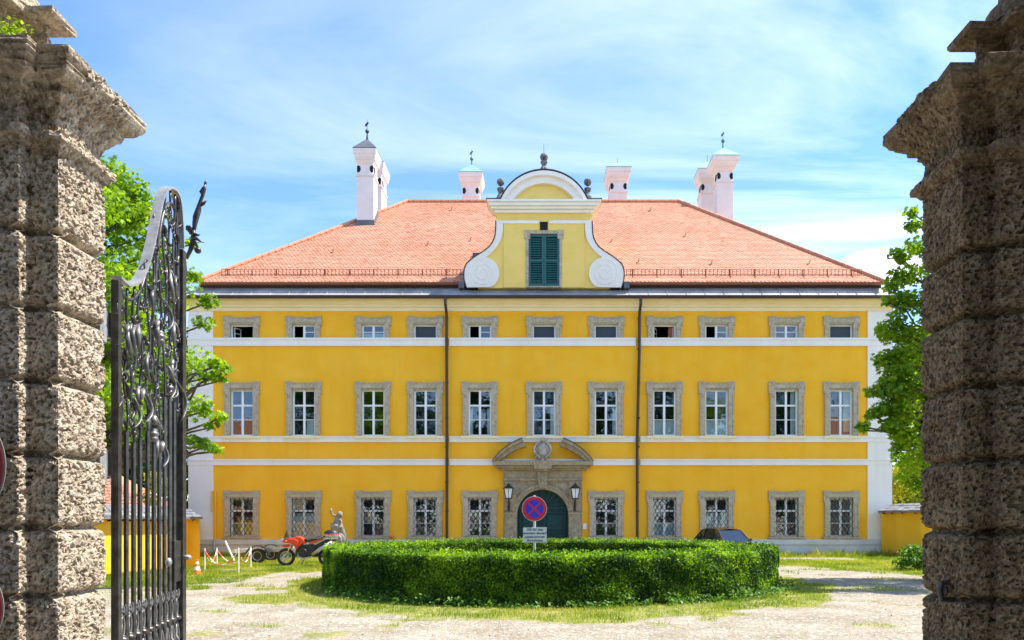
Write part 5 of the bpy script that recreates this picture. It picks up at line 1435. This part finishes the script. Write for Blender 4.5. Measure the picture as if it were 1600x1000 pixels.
# little neighbouring house with red roof behind the left wall
nb = empty('garden_house', (-18.6, 30, 0)); tag(nb, 'small house with red tiled hip roof behind the left garden wall', 'house')
hx0, hx1, hy0, hy1 = -23, X(228,30.5), 30.5, 33.4; ez = Z(793,30.5)
mb = MB(); mb.box(hx0+18.6+.3,hx1+18.6-.3,.8,3.1,0,ez-.05); mb.build('wall', M['yellow'], nb)
mb = MB(); rzz = ez+2.0
V = [(hx0,hy0,ez),(hx1,hy0,ez),(hx1,hy1,ez),(hx0,hy1,ez),(hx0+2.6,32,rzz),(hx1-2.9,32,rzz)]
mb.add([(a+18.6,b-30,c) for a,b,c in V],[(0,1,5,4),(1,2,5),(2,3,4,5),(3,0,4),(0,3,2,1)]); rf = mb.build('roof', M['ridge'], nb, fix=False)
a, b, c = tiles((hx0+18.6,.5,ez+.02),(hx1+18.6,.5,ez+.02),(hx0+21.2,2.0,rzz+.02),(hx1+15.7,2.0,rzz+.02),'x')
np_obj('roof_tiles', np.array(a), 7, M['tile'], rf, attr=np.array(b))
mb = MB(); mb.box(hx0+18.5,hx1+18.7,.38,.52,ez-.22,ez); mb.build('gutter', M['gutter'], nb)

# ================================================================== TREES
MAPLE = []
for i, (a, r) in enumerate([(0,1.0),(22,.45),(48,.85),(75,.42),(105,.62),(150,.35),(180,.5),(210,.35),(255,.62),(285,.42),(312,.85),(338,.45)]):
    MAPLE.append((math.cos(R(a))*r*.55, math.sin(R(a))*r*.55, -.10*r*r))
MAPLE = np.array(MAPLE)
OVAL = np.array([(-.5,0,0),(-.1,.30,.06),(.5,0,.0),(-.1,-.30,.06)],float)
def limb(mb, a, b, r0, r1, wig=.15, n=6):
    a, b = Vector(a), Vector(b); P = []; L = (b-a).length
    for i in range(n+1):
        f = i/n; w = Vector((random.uniform(-1,1),random.uniform(-1,1),random.uniform(-.5,.5)))*wig*L*.25*math.sin(math.pi*f)
        P.append(a.lerp(b,f)+w+Vector((0,0,.12*L*math.sin(math.pi*f)*.5)))
    mb.tube(P, [r0+(r1-r0)*i/n for i in range(n+1)], 7)
def tree(loc, height, rad, z0, clusters, leaves, size, m, label, base=MAPLE, trunk=.28, crad=.75, kind='tree', extra=(), name='broadleaf_tree', group=None, prof=None, cat='tree', shell=.55, sq=.6, limbs=None):
    root = empty(name, (loc[0],loc[1],0)); tag(root, label, cat, group)
    mb = MB(); top = z0+(height-z0)*.72
    P = [(0,0,-.1),(random.uniform(-.1,.1),0,z0*.5),(random.uniform(-.2,.2),random.uniform(-.2,.2),z0),(random.uniform(-.4,.4),random.uniform(-.3,.3),top)]
    mb.tube(smooth_pts(P,4), [trunk*(1-.8*i/12) for i in range(13)], 9)
    C_ = []
    for i in range(clusters):
        zz = z0+(height-z0)*random.random()**.9; f = (zz-z0)/(height-z0)
        rr = (prof(f) if prof else math.sqrt(max(0,1-(2*f-.85)**2/1.45)))*rad
        a = random.uniform(0,6.283); k = rr*(shell+(1-shell)*random.random())
        C_.append((math.cos(a)*k, math.sin(a)*k, zz, crad*random.uniform(.7,1.25)))
    for e in extra: C_.append((e[0]-loc[0],e[1]-loc[1],e[2],e[3]))
    nl = len(C_) if limbs is None else limbs
    for (x_,y_,z_,c_) in (C_ if nl >= len(C_) else random.sample(C_, nl)+[c for c in C_[clusters:]]):
        zs = max(z0*.8, min(top-.2, z_-math.hypot(x_,y_)*.55)); f = zs/top
        limb(mb, (0,0,zs), (x_,y_,z_-.05), trunk*(1-.75*f)*.38, .018, .3)
    mb.build('trunk', M['bark'], root, smooth=True)
    Pn = []; Nn = []; At = []
    per = leaves//len(C_)
    for (x_,y_,z_,c_) in C_:
        k = int(per*(c_/crad)**1.5); g = rng.normal(size=(k,3)); g /= np.linalg.norm(g,axis=1)[:,None]; rr = rng.random(k)**.45*c_
        p = g*rr[:,None]*np.array([1,1,sq])+np.array([x_,y_,z_])
        Pn.append(p); g2 = g.copy(); g2[:,2] = np.abs(g2[:,2])*.6+.7; Nn.append(g2)
        At.append(np.clip(.45+rng.normal(0,.2,k)+random.uniform(-.22,.22),0,1))
    Pn = np.concatenate(Pn); Nn = np.concatenate(Nn); At = np.concatenate(At)
    v = scatter(base, Pn, Nn, rng.uniform(.7,1.2,len(Pn))*size, 1.1)
    np_obj('crown', v, len(base), m, root, attr=At)
    return root
# left tree behind the gate: extra boughs reach right over the facade
def E(px, py, d, r): return (X(px,d), d, Z(py,d), r)
tree((-12.9,20), Z(262,20), 3.1, 3.2, 60, 34000, .19, M['leafA'], 'bright green leafy tree behind the open gate on the left', crad=.8,
     prof=lambda f: .55+.62*math.sin(math.pi*min(1,f*.8+.15))*(1-f**3*.75), limbs=34,
     extra=[E(325,470,19,.32),E(318,505,19,.30),E(340,568,19,.25),E(353,578,19,.24),E(322,588,19,.26),E(345,592,19,.2),
            E(318,640,19,.28),E(340,652,19,.28),E(330,665,19,.2),E(300,690,19,.3),E(322,695,19,.28),E(338,703,19,.22),E(302,430,19.4,.26),
            E(190,280,20,.55),E(172,262,20,.5),E(168,330,20,.8),E(205,320,20.6,.7),E(185,380,20.6,.9),E(230,430,21,.8),E(170,480,20.6,.9),E(215,545,20.6,.9),E(170,560,20.6,.8),E(250,470,21,.7),E(180,640,20.6,.8),E(240,650,21,.7),E(275,600,21,.5),E(260,700,21,.6),E(190,720,21,.5),E(178,300,20,.6),E(215,300,20,.5),E(240,335,20,.5),E(225,370,20,.6),E(195,340,20,.6),E(250,400,20,.6),E(180,430,20,.7),E(215,440,20,.7),E(300,380,20.5,.22),
            E(200,500,20,.7),E(240,520,20,.7),E(190,590,20,.7),E(235,600,20,.7),E(205,660,20,.6),E(275,560,20,.5),E(270,470,20,.5),E(172,700,20,.5),E(225,700,20,.4),E(270,640,20,.5)])
rext = [E(1425,330,20,.22),E(1430,350,20,.3),E(1400,398,20,.24),E(1412,405,20,.22),E(1432,385,20,.4),E(1425,430,20,.45),E(1396,447,20,.32),E(1388,470,20,.20),E(1410,470,20,.4),E(1432,470,20,.5),
        E(1378,515,20,.26),E(1392,525,20,.34),E(1412,520,20,.4),E(1420,555,20,.5),E(1395,555,20,.35),E(1385,575,20,.26),E(1362,612,20,.24),E(1380,612,20,.34),E(1402,610,20,.45),E(1425,600,20,.5),
        E(1350,665,20,.2),E(1364,648,20,.24),E(1375,640,20,.30),E(1395,640,20,.4),E(1418,640,20,.5),E(1345,670,20,.2),E(1388,665,20,.3),E(1410,675,20,.4),E(1385,595,20,.3),E(1403,700,21,.25),E(1430,690,20,.4)]
tree((12.9,20.6), Z(330,20), 2.6, 3.9, 36, 27000, .19, M['leafA'], 'bright green leafy tree reaching in from behind the right pillar', crad=.7, sq=.72,
     prof=lambda f: .6+.55*math.sin(math.pi*min(1,f*.75+.1))*(1-f**3*.7), limbs=22, extra=rext+[E(1432,720,21,.5),E(1420,745,22,.45),E(1436,760,22,.4),E(1412,715,22,.4),E(1400,500,20,.35),E(1405,580,20,.45),E(1375,560,20,.25),E(1400,430,20,.3)])
# darker trees beyond the house, left and right
back = [((-20.5,44),13.5,4.2,2.5,'leafB','tall mid green tree beyond the small red roofed house'),((-26,40),12,4.5,2,'leafD','dark green tree at the far left behind the left garden wall'),
        ((-16.8,49),9.5,3.6,1.2,'leafD','dark tree close behind the left end of the yellow house'),((-22,34.5),6.5,3.0,1.0,'leafD','low dark tree between the left garden wall and the small house'),
        ((20.2,47),9.6,3.6,1.0,'leafB','mid green tree close behind the right end of the yellow house'),((24.5,44),12.5,4.2,1.5,'leafB','broad green tree behind the right garden wall'),((27,52),15,5,2,'leafD','dark tree farthest back behind the right garden wall')]
for (lc_, h_, rd_, z0_, mm, lb) in back:
    tree(lc_, h_, rd_, z0_, 60, 15000, .34, M[mm], lb, base=OVAL, crad=1.2, limbs=12, shell=.35, group='trees beyond the house', trunk=.25, sq=.8)
# yellow-green shrub behind the right wall and one by the left
tree((19.6,39.2), Z(735,39), 1.9, .5, 22, 6000, .16, M['yleaf'], 'yellow green shrub rising behind the right garden wall', base=OVAL, crad=.7, limbs=6, name='shrub', cat='shrub', trunk=.08, shell=.2)
tree((X(238,31),31.5), Z(742,31), .8, 1.4, 8, 900, .18, M['yleaf'], 'yellow green shrub beside the small red roof', base=OVAL, crad=.5, limbs=3, name='shrub', cat='shrub', trunk=.06, shell=.2)
tree((X(1425,26),25.6), .75, .9, .1, 16, 2600, .12, M['leafB'], 'low bright green bush on the grass in front of the right wall', base=OVAL, crad=.35, limbs=4, name='shrub', cat='shrub', trunk=.03, shell=.2)
# trees standing behind the camera: the house windows mirror them
for i, (lc_, h_, rd_, mm) in enumerate((((-30,-21),19,5.5,'leafD'),((-17,-19),22,5.4,'leafD'),((-5.5,-22),21,6,'leafD'),((6.5,-20),22,5.6,'leafD'),((18,-23),21,5.4,'leafD'),((30,-19),19,5.5,'leafD'))):
    tree(lc_, h_, rd_, 1.4, 80, 11000, .68, M[mm], ['dark tree outside the gate farthest left','dark tree outside the gate second from the left','dark tree outside the gate left of the middle','dark tree outside the gate right of the middle','dark tree outside the gate second from the right','dark tree outside the gate farthest right'][i], base=OVAL, crad=1.5, limbs=8, shell=.3, group='trees outside the gate', trunk=.3, sq=.8)
tree((.3,-4.6), 9.5, 6.6, 4.5, 110, 34000, .5, M['leafD'], 'unseen spreading tree added to shade the gate pillars', base=OVAL, crad=1.1, limbs=14, shell=.1, trunk=.35, sq=.6, prof=lambda f: 1.0-.5*f*f)  # unseen canopy, added to keep sky light off the pillar fronts
def outer_house(x0, x1, y0, y1, ez_, rz_, label):
    r = empty('neighbour_house', ((x0+x1)/2,(y0+y1)/2,0)); tag(r, label, 'house', 'houses outside the gate'); c = r.location
    mb = MB(); mb.box(x0-c.x,x1-c.x,y0-c.y,y1-c.y,0,ez_); mb.build('wall', M['cream'], r)
    mb = MB(); V = [(x0-.5,y1+.5,ez_-.1),(x1+.5,y1+.5,ez_-.1),(x1+.5,y0-.5,ez_-.1),(x0-.5,y0-.5,ez_-.1),(x0+3,(y0+y1)/2,rz_),(x1-3,(y0+y1)/2,rz_)]
    mb.add([(p[0]-c.x,p[1]-c.y,p[2]) for p in V],[(0,1,5,4),(1,2,5),(2,3,4,5),(3,0,4),(0,3,2,1)]); mb.build('roof', M['ridge'], r)
outer_house(-44,-29,-16,-8,6.5,13.5,'house with red roof outside the gate, far left')
outer_house(29,44,-16,-8,6.5,13.5,'house with red roof outside the gate, far right')
mb = MB(); mb.box(-60,60,-9,2.5,.004,.012); o = mb.build('road', mat('asphalt',(.04,.04,.042),(.07,.07,.07),.9,8,.3,60)); tag(o, kind='structure')  # unseen dark surface, added so less light bounces onto the pillars

# ================================================================== MOTORBIKE (side on, facing left)
md = 27.9; ms = 41.0*27.7/md
bike = empty('motorbike', (X(447+0,md), md, 0)); bike.scale = (1.06,1.06,1.06); tag(bike, 'red and black touring motorbike with silver top case parked before the house', 'motorbike')
def bx_(px): return (px-447)/F*md
def bz(py): return Z(py, md)
wr = .315
def wheel(x_, name):
    mb = MB(); P = [(x_+wr*.86*math.cos(a), 0, wr+wr*.86*math.sin(a)) for a in [2*math.pi*i/28 for i in range(29)]]
    mb.tube(P, .058, 8, cap=False); w = mb.build(name, M['black'], bike, smooth=True)
    mb = MB(); P = [(x_+wr*.68*math.cos(a), 0, wr+wr*.68*math.sin(a)) for a in [2*math.pi*i/28 for i in range(29)]]; mb.tube(P, .022, 6, cap=False)
    mb.lathe([(.05,-.06),(.05,.06)], (x_,0,wr), 12, 'y')
    for i in range(9):
        a = 2*math.pi*i/9; mb.tube([(x_+.04*math.cos(a),0,wr+.04*math.sin(a)),(x_+wr*.67*math.cos(a+.2),0,wr+wr*.67*math.sin(a+.2))], .010, 5)
    mb.build('rim', M['silver'], w, smooth=True)
    mb = MB(); mb.lathe([(.12,-.075),(.12,-.068)], (x_,0,wr), 24, 'y'); mb.build('brake_disc', M['zinc'], w)
    return w
wheel(0, 'wheel'); wheel(1.49, 'wheel')
mb = MB()
for s in (-1,1): mb.tube([(0.0,s*.10,wr),(.20,s*.10,.72),(.30,s*.09,.98)], [.026,.03,.022], 8)
mb.build('fork', M['silver'], bike, smooth=True)
mb = MB(); P = []
mb.prism([(-.20,.70),(-.05,.78),(.12,.78),(.25,.70),(.2,.66),(0,.68)], -.07, .07)
mb.prism([(-.14,.86),(.0,.98),(.16,1.02),(.34,1.03),(.46,1.07),(.60,1.03),(.70,.93),(.74,.83),(.60,.78),(.52,.66),(.44,.58),(.36,.62),(.34,.76),(.18,.84),(.02,.84)], -.14, .14)
mb.prism([(.02,.86),(.16,.98),(.34,.99),(.5,.92),(.46,.72),(.36,.66),(.32,.78)], -.19, .19)
mb.build('fairing', M['red'], bike, bevel=.03)
mb = MB(); mb.prism([(.88,.80),(1.05,.82),(1.32,.94),(1.38,.99),(1.28,.98),(1.0,.90),(.84,.86)], -.13, .13); mb.build('side_panel', M['red'], bike, bevel=.015)
mb = MB(); mb.prism([(.66,.90),(.82,.86),(1.0,.90),(1.25,1.0),(1.5,1.07),(1.55,1.11),(1.3,1.10),(1.05,.98),(.85,.95),(.70,1.0)], -.12, .12); mb.build('seat', M['blackpl'], bike, bevel=.025)
mb = MB()
mb.prism([(.40,.60),(.55,.76),(.95,.80),(1.10,.70),(1.05,.42),(.80,.28),(.50,.32),(.38,.46)], -.13, .13)
mb.lathe([(.16,-.19),(.17,-.15),(.17,.15),(.16,.19)], (.66,0,.47), 18, 'y'); mb.lathe([(.10,-.2),(.11,.2)], (.92,0,.45), 16, 'y')
for i in range(6): mb.box(.42+i*.01,.62+i*.01,-.16,.16,.52+i*.035,.535+i*.035)
mb.tube([(.9,.0,.42),(1.2,.08,.38),(1.49,.12,wr)], .035, 6); mb.tube([(.9,-.08,.42),(1.49,-.12,wr)], .035, 6)
mb.prism([(1.0,.72),(1.5,.98),(1.7,1.0),(1.65,.93),(1.3,.66),(1.1,.5)], -.09, .09)
mb.prism([(1.45,.95),(1.75,1.02),(1.85,.80),(1.80,.78),(1.68,.92)], -.08, .08)
mb.build('engine', M['blackpl'], bike, bevel=.01)
mb = MB(); mb.tube([(.5,-.14,.5),(.48,-.16,.35),(.7,-.17,.28),(1.0,-.16,.35)], .025, 8); mb.tube([(1.0,-.17,.42),(1.3,-.2,.62),(1.72,-.21,.85)], [.05,.07,.075], 12); mb.build('exhaust', M['zinc'], bike, smooth=True)
mb = MB(); mb.tube([(.72,-.1,.3),(.62,-.3,.01)], .015, 6); mb.box(.56,.68,-.33,-.27,0,.012); mb.build('side_stand', M['blackpl'], bike)
# top case
mb = MB(); mb.ball((0,0,0), .27, 20, (1.0,.85,.62)); mb.box(-.2,.2,-.15,.15,-.17,-.10); tcz = bz(838); tcx = bx_(514)
case = mb.build('top_case', M['silver'], bike, smooth=False, loc=(tcx,0,tcz), bevel=.01)
mb = MB(); mb.ball((0,0,.02), .272, 20, (1.01,.86,.62)); mb.v = [(a,b,max(c,.045)) for a,b,c in mb.v]; mb.build('case_lid', M['blackpl'], case)
mb = MB(); mb.ball((0,0,0), .276, 20, (1.01,.86,.60)); mb.v = [(a,b,max(min(c,.038),.0)) for a,b,c in mb.v]; mb.build('red_stripe', M['signred'], case)
mb = MB(); mb.tube([(1.15,.12,.98),(1.5,.12,1.14),(1.9,.12,1.13)], .015, 6); mb.tube([(1.15,-.12,.98),(1.5,-.12,1.14),(1.9,-.12,1.13)], .015, 6); mb.box(1.4,1.85,-.14,.14,1.13,1.16); mb.tube([(1.6,-.13,1.14),(1.72,-.15,.9),(1.6,-.15,.75)],.012,6); mb.build('luggage_rack', M['silver'], bike)
mb = MB(); mb.tube([(.22,-.36,1.04),(.25,-.2,1.07),(.30,0,1.03),(.25,.2,1.07),(.22,.36,1.04)], .014, 6)
for s in (-1,1): mb.tube([(.22,s*.36,1.04),(.23,s*.40,1.05)], .02, 8); mb.tube([(.2,s*.28,1.06),(.16,s*.33,1.22)], .008, 5); mb.ball((.15,s*.34,1.26), .055, 10, (.35,1,.8))
mb.build('handlebar', M['blackpl'], bike, smooth=True)
mb = MB(); mb.prism([(-.06,1.0),(.06,1.28),(.10,1.29),(.12,1.04)], -.13, .13); mb.build('windscreen', mat('smoked_screen',(.10,.09,.08),None,.15), bike, bevel=.01)
mb = MB(); mb.ball((-.10,0,.93), .10, 14, (.6,1,.8)); mb.build('headlight', M['lamp'], bike, smooth=True)
mb = MB()
for s in (-1,1): mb.ball((.06,s*.2,.9),.03,8); mb.ball((1.8,s*.14,.86),.03,8)
mb.build('indicator', M['amber'], bike)
mb = MB(); mb.prism([(1.80,.62),(1.84,.62),(1.88,.80),(1.84,.80)], -.1, .1); mb.build('number_plate', mat('yellow_plate',(.75,.55,.12),None,.5), bike)
mb = MB(); mb.box(1.42,1.62,-.235,-.2,.62,.74); mb.build('pannier_bracket', mat('yellow_label',(.75,.55,.12),None,.5), bike)

# ================================================================== TRAILER
td = 29.6; tx0 = X(403, td)
tr_ = empty('car_trailer', (tx0, td, 0)); tag(tr_, 'small flat zinc trailer with black mudguard and white lamps beside the motorbike', 'trailer')
twr = .30
def twheel(x_, y_):
    mb = MB(); mb.lathe([(.17,-.08),(.27,-.085),(twr,-.06),(twr,.06),(.27,.085),(.17,.08)], (x_,y_,twr), 28, 'y'); w = mb.build('wheel', M['black'], tr_, smooth=False)
    mb = MB(); mb.lathe([(.05,-.03),(.06,-.06),(.12,-.045),(.17,-.075),(.185,-.086),(.185,-.05)], (x_,y_-.01,twr), 24, 'y'); rm = mb.build('rim', M['zinc'], w)
    mb = MB()
    for i in range(8): a = i*math.pi/4; mb.ball((x_+.13*math.cos(a),y_-.075,twr+.13*math.sin(a)),.018,6)
    mb.build('rim_holes', M['hole'], w)
twheel(0,0); twheel(0,1.45)
mb = MB()
for y_ in (0,1.45):
    A_ = [(.42*math.cos(a)*1.12, twr+.03+.40*math.sin(a)) for a in [math.pi*(i/16) for i in range(17)]]; B_ = [(.39*math.cos(a)*1.12, twr+.03+.37*math.sin(a)) for a in [math.pi*(i/16) for i in range(17)]]
    mb.strip(A_, B_, y_-.13, y_+.13)
mb.build('mudguard', M['blackpl'], tr_)
mb = MB(); mb.box(-.95,.9,.2,.26,.46,.56); mb.box(-.95,.9,1.18,1.24,.46,.56)
for x_ in (-.95,0,.84): mb.box(x_,x_+.06,.26,1.18,.47,.55)
mb.tube([(.8,.3,.52),(1.5,.7,.56),(2.0,.72,.58)], .04, 6); mb.tube([(.8,1.15,.52),(1.5,.75,.56)], .04, 6); mb.box(-1.0,-.9,-.1,1.55,.42,.56)
mb.box(.35,1.45,.15,.2,.56,.66); mb.tube([(1.55,.7,.56),(1.55,.7,.12)],.025,6); mb.lathe([(.07,-.03),(.07,.03)],(1.55,.7,.09),14,'y')
mb.build('frame', M['zinc'], tr_)
mb = MB(); mb.ball((1.28,.1,.60),.10,12,(1,.7,1)); mb.ball((1.45,.1,.62),.07,10,(1,.7,1)); mb.build('lamp', M['lamp'], tr_, smooth=True)
mb = MB(); mb.ball((1.20,.04,.56),.045,8); mb.build('reflector', M['amber'], tr_)

# ================================================================== CORDON, CONE, SLAB, STATUE, CAR
posts = [(320,895,858),(339,887,857),(373,896,857),(392,889,855)]
tops_ = []
for i, (px, pyb, pyt) in enumerate(posts):
    x_, d_ = G(px, pyb); z_ = Z(pyt, d_); tops_.append((x_,d_,z_))
    mb = MB(); mb.tube([(0,0,-.02),(0,0,z_)], .019, 8); mb.ball((0,0,z_),.021,8)
    o = mb.build('cordon_post', M['woodwhite'], None, loc=(x_,d_,0))
    tag(o, ['white cordon post nearest the traffic cone','white cordon post second from the cone, by the house pilaster','white cordon post third from the cone, at the slab edge','white cordon post nearest the trailer wheel'][i], 'post', 'white posts of the cordon')
def chain(a, b, sag, label):
    a, b = Vector(a), Vector(b); P = []; n = 24
    for i in range(n+1):
        f = i/n; P.append(a.lerp(b,f)-Vector((0,0,sag*4*f*(1-f))))
    mb = MB(); mb.tube([p-a for p in P], .017, 6)
    o = mb.build('barrier_tape', M['woodwhite'], None, loc=tuple(a)); o.data.materials.append(M['orangered'])
    for pl_ in o.data.polygons:
        if (min(pl_.index//6, n-1)//4) % 2 == 0: pl_.material_index = 1
    tag(o, label, 'barrier tape', 'red and white cordon tapes')
dn = Vector((0,0,-.04))
chain(Vector(tops_[0])+dn, Vector(tops_[1])+dn, .42, 'drooping red and white tape between the two left cordon posts')
chain(Vector(tops_[1])+dn, Vector(tops_[3])+dn, .50, 'drooping red and white tape along the rear of the cordon')
chain(Vector(tops_[0])+dn, Vector(tops_[2])+dn, .50, 'drooping red and white tape along the front of the cordon')
chain(Vector(tops_[2])+dn, Vector(tops_[3])+dn, .45, 'drooping red and white tape between the two right cordon posts')
mb = MB(); p0 = Vector(G(365,889)+(0,)); mb.tube([(0,0,0),(-.42,.2,.72)], .03, 6); o = mb.build('leaning_stake', M['woodwhite'], None, loc=(X(366,27),27,.25)); tag(o,'short white stake leaning inside the cordon behind the slab','stake')
x_, d_ = G(352,891.5)
mb = MB(); mb.slab([(-.62,-.22),(.60,-.26),(.68,.2),(.2,.3),(-.55,.26)], 0, .05); o = mb.build('stone_slab', M['oldstone'], None, loc=(x_,d_,-.02), bevel=.02); tag(o,'flat pale stone slab in the grass inside the cordon','slab')
x_, d_ = G(308,897.5); cone = empty('traffic_cone', (x_,d_,0)); tag(cone,'orange and white traffic cone on the grass left of the cordon','traffic cone')
mb = MB(); mb.box(-.14,.14,-.14,.14,0,.03); mb.lathe([(.115,.03),(.03,.48),(.02,.485)],(0,0,0),18); mb.build('cone_body', M['orange'], cone)
mb = MB(); mb.lathe([(.0965,.14),(.074,.26)],(0,0,0),18); mb.lathe([(.060,.335),(.044,.42)],(0,0,0),18); mb.build('white_bands', M['woodwhite'], cone)

# stone garden sculpture by the wall: coiled base, round belly and a twisting figure with raised arms
sd2 = 33.6; sX = X(528, sd2); st = empty('stone_sculpture', (sX, sd2, 0)); tag(st, 'weathered grey stone sculpture of a tumbling putto on a round base', 'statue')
def su(px, py, o=0): return (X(px,sd2)-sX, o, Z(py,sd2))
mb = MB(); mb.box(-.4,.4,-.3,.3,0,su(0,856)[2]); mb.build('plinth', M['statue'], st, bevel=.03)
mb = MB(); c = su(527,843); mb.lathe([(.14,-.16),(.34,-.14),(.42,-.04),(.42,.08),(.32,.16),(.1,.18)], c, 28, 'y'); mb.lathe([(.1,-.19),(.2,-.2),(.27,-.17)], c, 24, 'y'); mb.ball(su(518,856), .22, 14, (1.2,.8,.8), .2); mb.build('scrolled_base', M['statue'], st, smooth=True)
def skin_fig(name, verts, edges, radii, m, parent, root_i=0, sub_=2):
    me = bpy.data.meshes.new(name); me.from_pydata(verts, edges, []); o = bpy.data.objects.new(name, me); COL.objects.link(o)
    o.parent = parent
    s = o.modifiers.new('skin','SKIN'); 
    if not me.skin_vertices: 
        import bmesh
        bm = bmesh.new(); bm.from_mesh(me); bm.verts.layers.skin.verify(); bm.to_mesh(me); bm.free()
    for i, r in enumerate(radii): me.skin_vertices[0].data[i].radius = (r,r); 
    me.skin_vertices[0].data[root_i].use_root = True
    b = o.modifiers.new('sub','SUBSURF'); b.levels = sub_; b.render_levels = sub_
    me.materials.append(m)
    dg = bpy.context.evaluated_depsgraph_get(); dg.update(); m2 = bpy.data.meshes.new_from_object(o.evaluated_get(dg)); o.modifiers.clear(); o.data = m2
    m2.polygons.foreach_set('use_smooth',[True]*len(m2.polygons)); return o
V = [su(527,828),su(528,820),su(527,812),su(526,806,-.05), su(521,805,-.1),su(519,802,-.12),su(518,799,-.12), su(532,812,-.1),su(535,814,-.16),su(534,818,-.2), su(522,826,-.12),su(520,821,-.18),su(521,815,-.16), su(535,828),su(538,836),su(540,846)]
E_ = [(0,1),(1,2),(2,3),(3,4),(4,5),(5,6),(2,7),(7,8),(8,9),(0,10),(10,11),(11,12),(0,13),(13,14),(14,15)]
Rr = [.20,.21,.13,.075,.05,.045,.06,.06,.05,.045,.10,.07,.05,.13,.09,.06]
skin_fig('body', V, E_, Rr, M['statue'], st)
mb = MB(); mb.ball(su(527,823,-.02), .27, 18, (1.05,.9,.62), .12); mb.ball(su(531.5,804,-.05), .135, 14, (1,1,1.15), .12); mb.ball(su(518.5,798,-.12), .07, 10, (.8,.9,1.4)); mb.build('belly_and_head', M['statue'], st, smooth=True)

# parked car behind the hedge: only roof and screens show above it
cd = 30.6; cxr = X(1131, cd); car = empty('parked_car', (cxr, cd, 0), R(0)); tag(car, 'dark bronze car parked by the house, its roof showing above the hedge', 'car')
def loft(secs, m, name, parent, bevel=0):
    mb = MB(); n = len(secs[0]); V = [p for s in secs for p in s]; Fc = []
    for k in range(len(secs)-1):
        for i in range(n): Fc.append((k*n+i,k*n+(i+1)%n,(k+1)*n+(i+1)%n,(k+1)*n+i))
    Fc.append(tuple(range(n-1,-1,-1))); Fc.append(tuple(range((len(secs)-1)*n,len(secs)*n))); mb.v = V; mb.f = Fc; return mb.build(name, m, parent, bevel=bevel)
# car points to the right and towards the camera: x along length after rotation
car.rotation_euler = (0,0,R(-72)); car.scale = (.92,.92,.97)
S = []
for (x_, w_, zb2, zt2) in ((-2.1,.62,.35,.72),(-1.95,.78,.25,.84),(-1.2,.84,.2,.90),(0,.86,.2,.90),(1.1,.85,.2,.86),(1.85,.78,.25,.74),(2.1,.6,.35,.62)):
    S.append([(x_,-w_,zb2),(x_,w_,zb2),(x_,w_+.02,(zb2+zt2)/2),(x_,w_-.05,zt2),(x_,0,zt2+.03),(x_,-w_+.05,zt2),(x_,-w_-.02,(zb2+zt2)/2)])
loft(S, M['carpaint'], 'body', car, .02)
# cabin as pillars + roof with glass between
zr2 = 1.45
roofp = [(-.95,-.56,zr2-.05),(-.55,-.60,zr2),(.15,-.60,zr2-.01),(.45,-.56,zr2-.06)]
mb = MB(); n4 = len(roofp); vs = [p for p in roofp]+[(a,-b,c) for a,b,c in roofp]+[(a,0,c+.045) for a,b,c in roofp]
fs = []
for i in range(n4-1): fs += [(i,i+1,2*n4+i+1,2*n4+i),(2*n4+i,2*n4+i+1,n4+i+1,n4+i)]
vs += [(a,b,c-.05) for a,b,c in vs[:3*n4]]; 
for i in range(n4-1): fs += [(3*n4+i,5*n4+i,5*n4+i+1,3*n4+i+1),(5*n4+i,4*n4+i,4*n4+i+1,5*n4+i+1),(i,3*n4+i,3*n4+i+1,i+1),(n4+i,n4+i+1,4*n4+i+1,4*n4+i)]
mb.add(vs, fs)
lowp = [(-1.55,-.72,.90),(-.5,-.80,.91),(.3,-.8,.90),(1.15,-.70,.86)]
for s in (-1,1):
    for i in (0,1,2,3):
        a, b = roofp[i], lowp[i]; mb.tube([(a[0],s*-a[1],a[2]-.02),(b[0],s*-b[1],b[2]-.02)], .035, 6)
mb.build('roof', M['carpaint'], car)
mb = MB()
for s in (-1,1):
    for i in range(3):
        P = [roofp[i],roofp[i+1],lowp[i+1],lowp[i]]; mb.add([(p[0],s*-p[1]*.99,p[2]-.01) for p in P],[(0,1,2,3)])
for i in (0,3):
    a, b = roofp[i], lowp[i]; mb.add([(a[0],a[1],a[2]-.01),(a[0],-a[1],a[2]-.01),(b[0],-b[1],b[2]-.01),(b[0],b[1],b[2]-.01)],[(0,1,2,3)])
mb.build('window_glass', M['carglass'], car, fix=False)
mb = MB(); mb.box(-1.2,.9,-.7,.7,.85,.93); mb.box(-.7,-.5,-.5,-.15,.9,1.25); mb.box(-.7,-.5,.15,.5,.9,1.25); mb.box(.1,.25,-.5,-.15,.9,1.2); mb.box(.1,.25,.15,.5,.9,1.2); mb.build('seats', M['blackpl'], car, bevel=.04)
for (x_, s) in ((-1.35,-1),(-1.35,1),(1.35,-1),(1.35,1)):
    mb = MB(); mb.lathe([(.2,-.1),(.31,-.1),(.32,-.06),(.32,.06),(.31,.1),(.2,.1)], (x_,s*.78,.32), 24, 'y'); w = mb.build('wheel', M['black'], car)
    mb = MB(); mb.lathe([(.02,-.105),(.19,-.09),(.2,-.02),(.2,.02),(.19,.09),(.02,.105)], (x_,s*.78,.32), 16, 'y'); mb.build('rim', M['silver'], w)
for s in (-1,1):
    mb = MB(); mb.ball((2.0,s*.55,.62),.12,10,(.5,1,.6)); mb.build('headlight', M['lamp'], car)
    mb = MB(); mb.ball((.75,s*-.92*-1,.97),.09,8,(.6,.9,.7)); mb.build('wing_mirror', M['carpaint'], car)
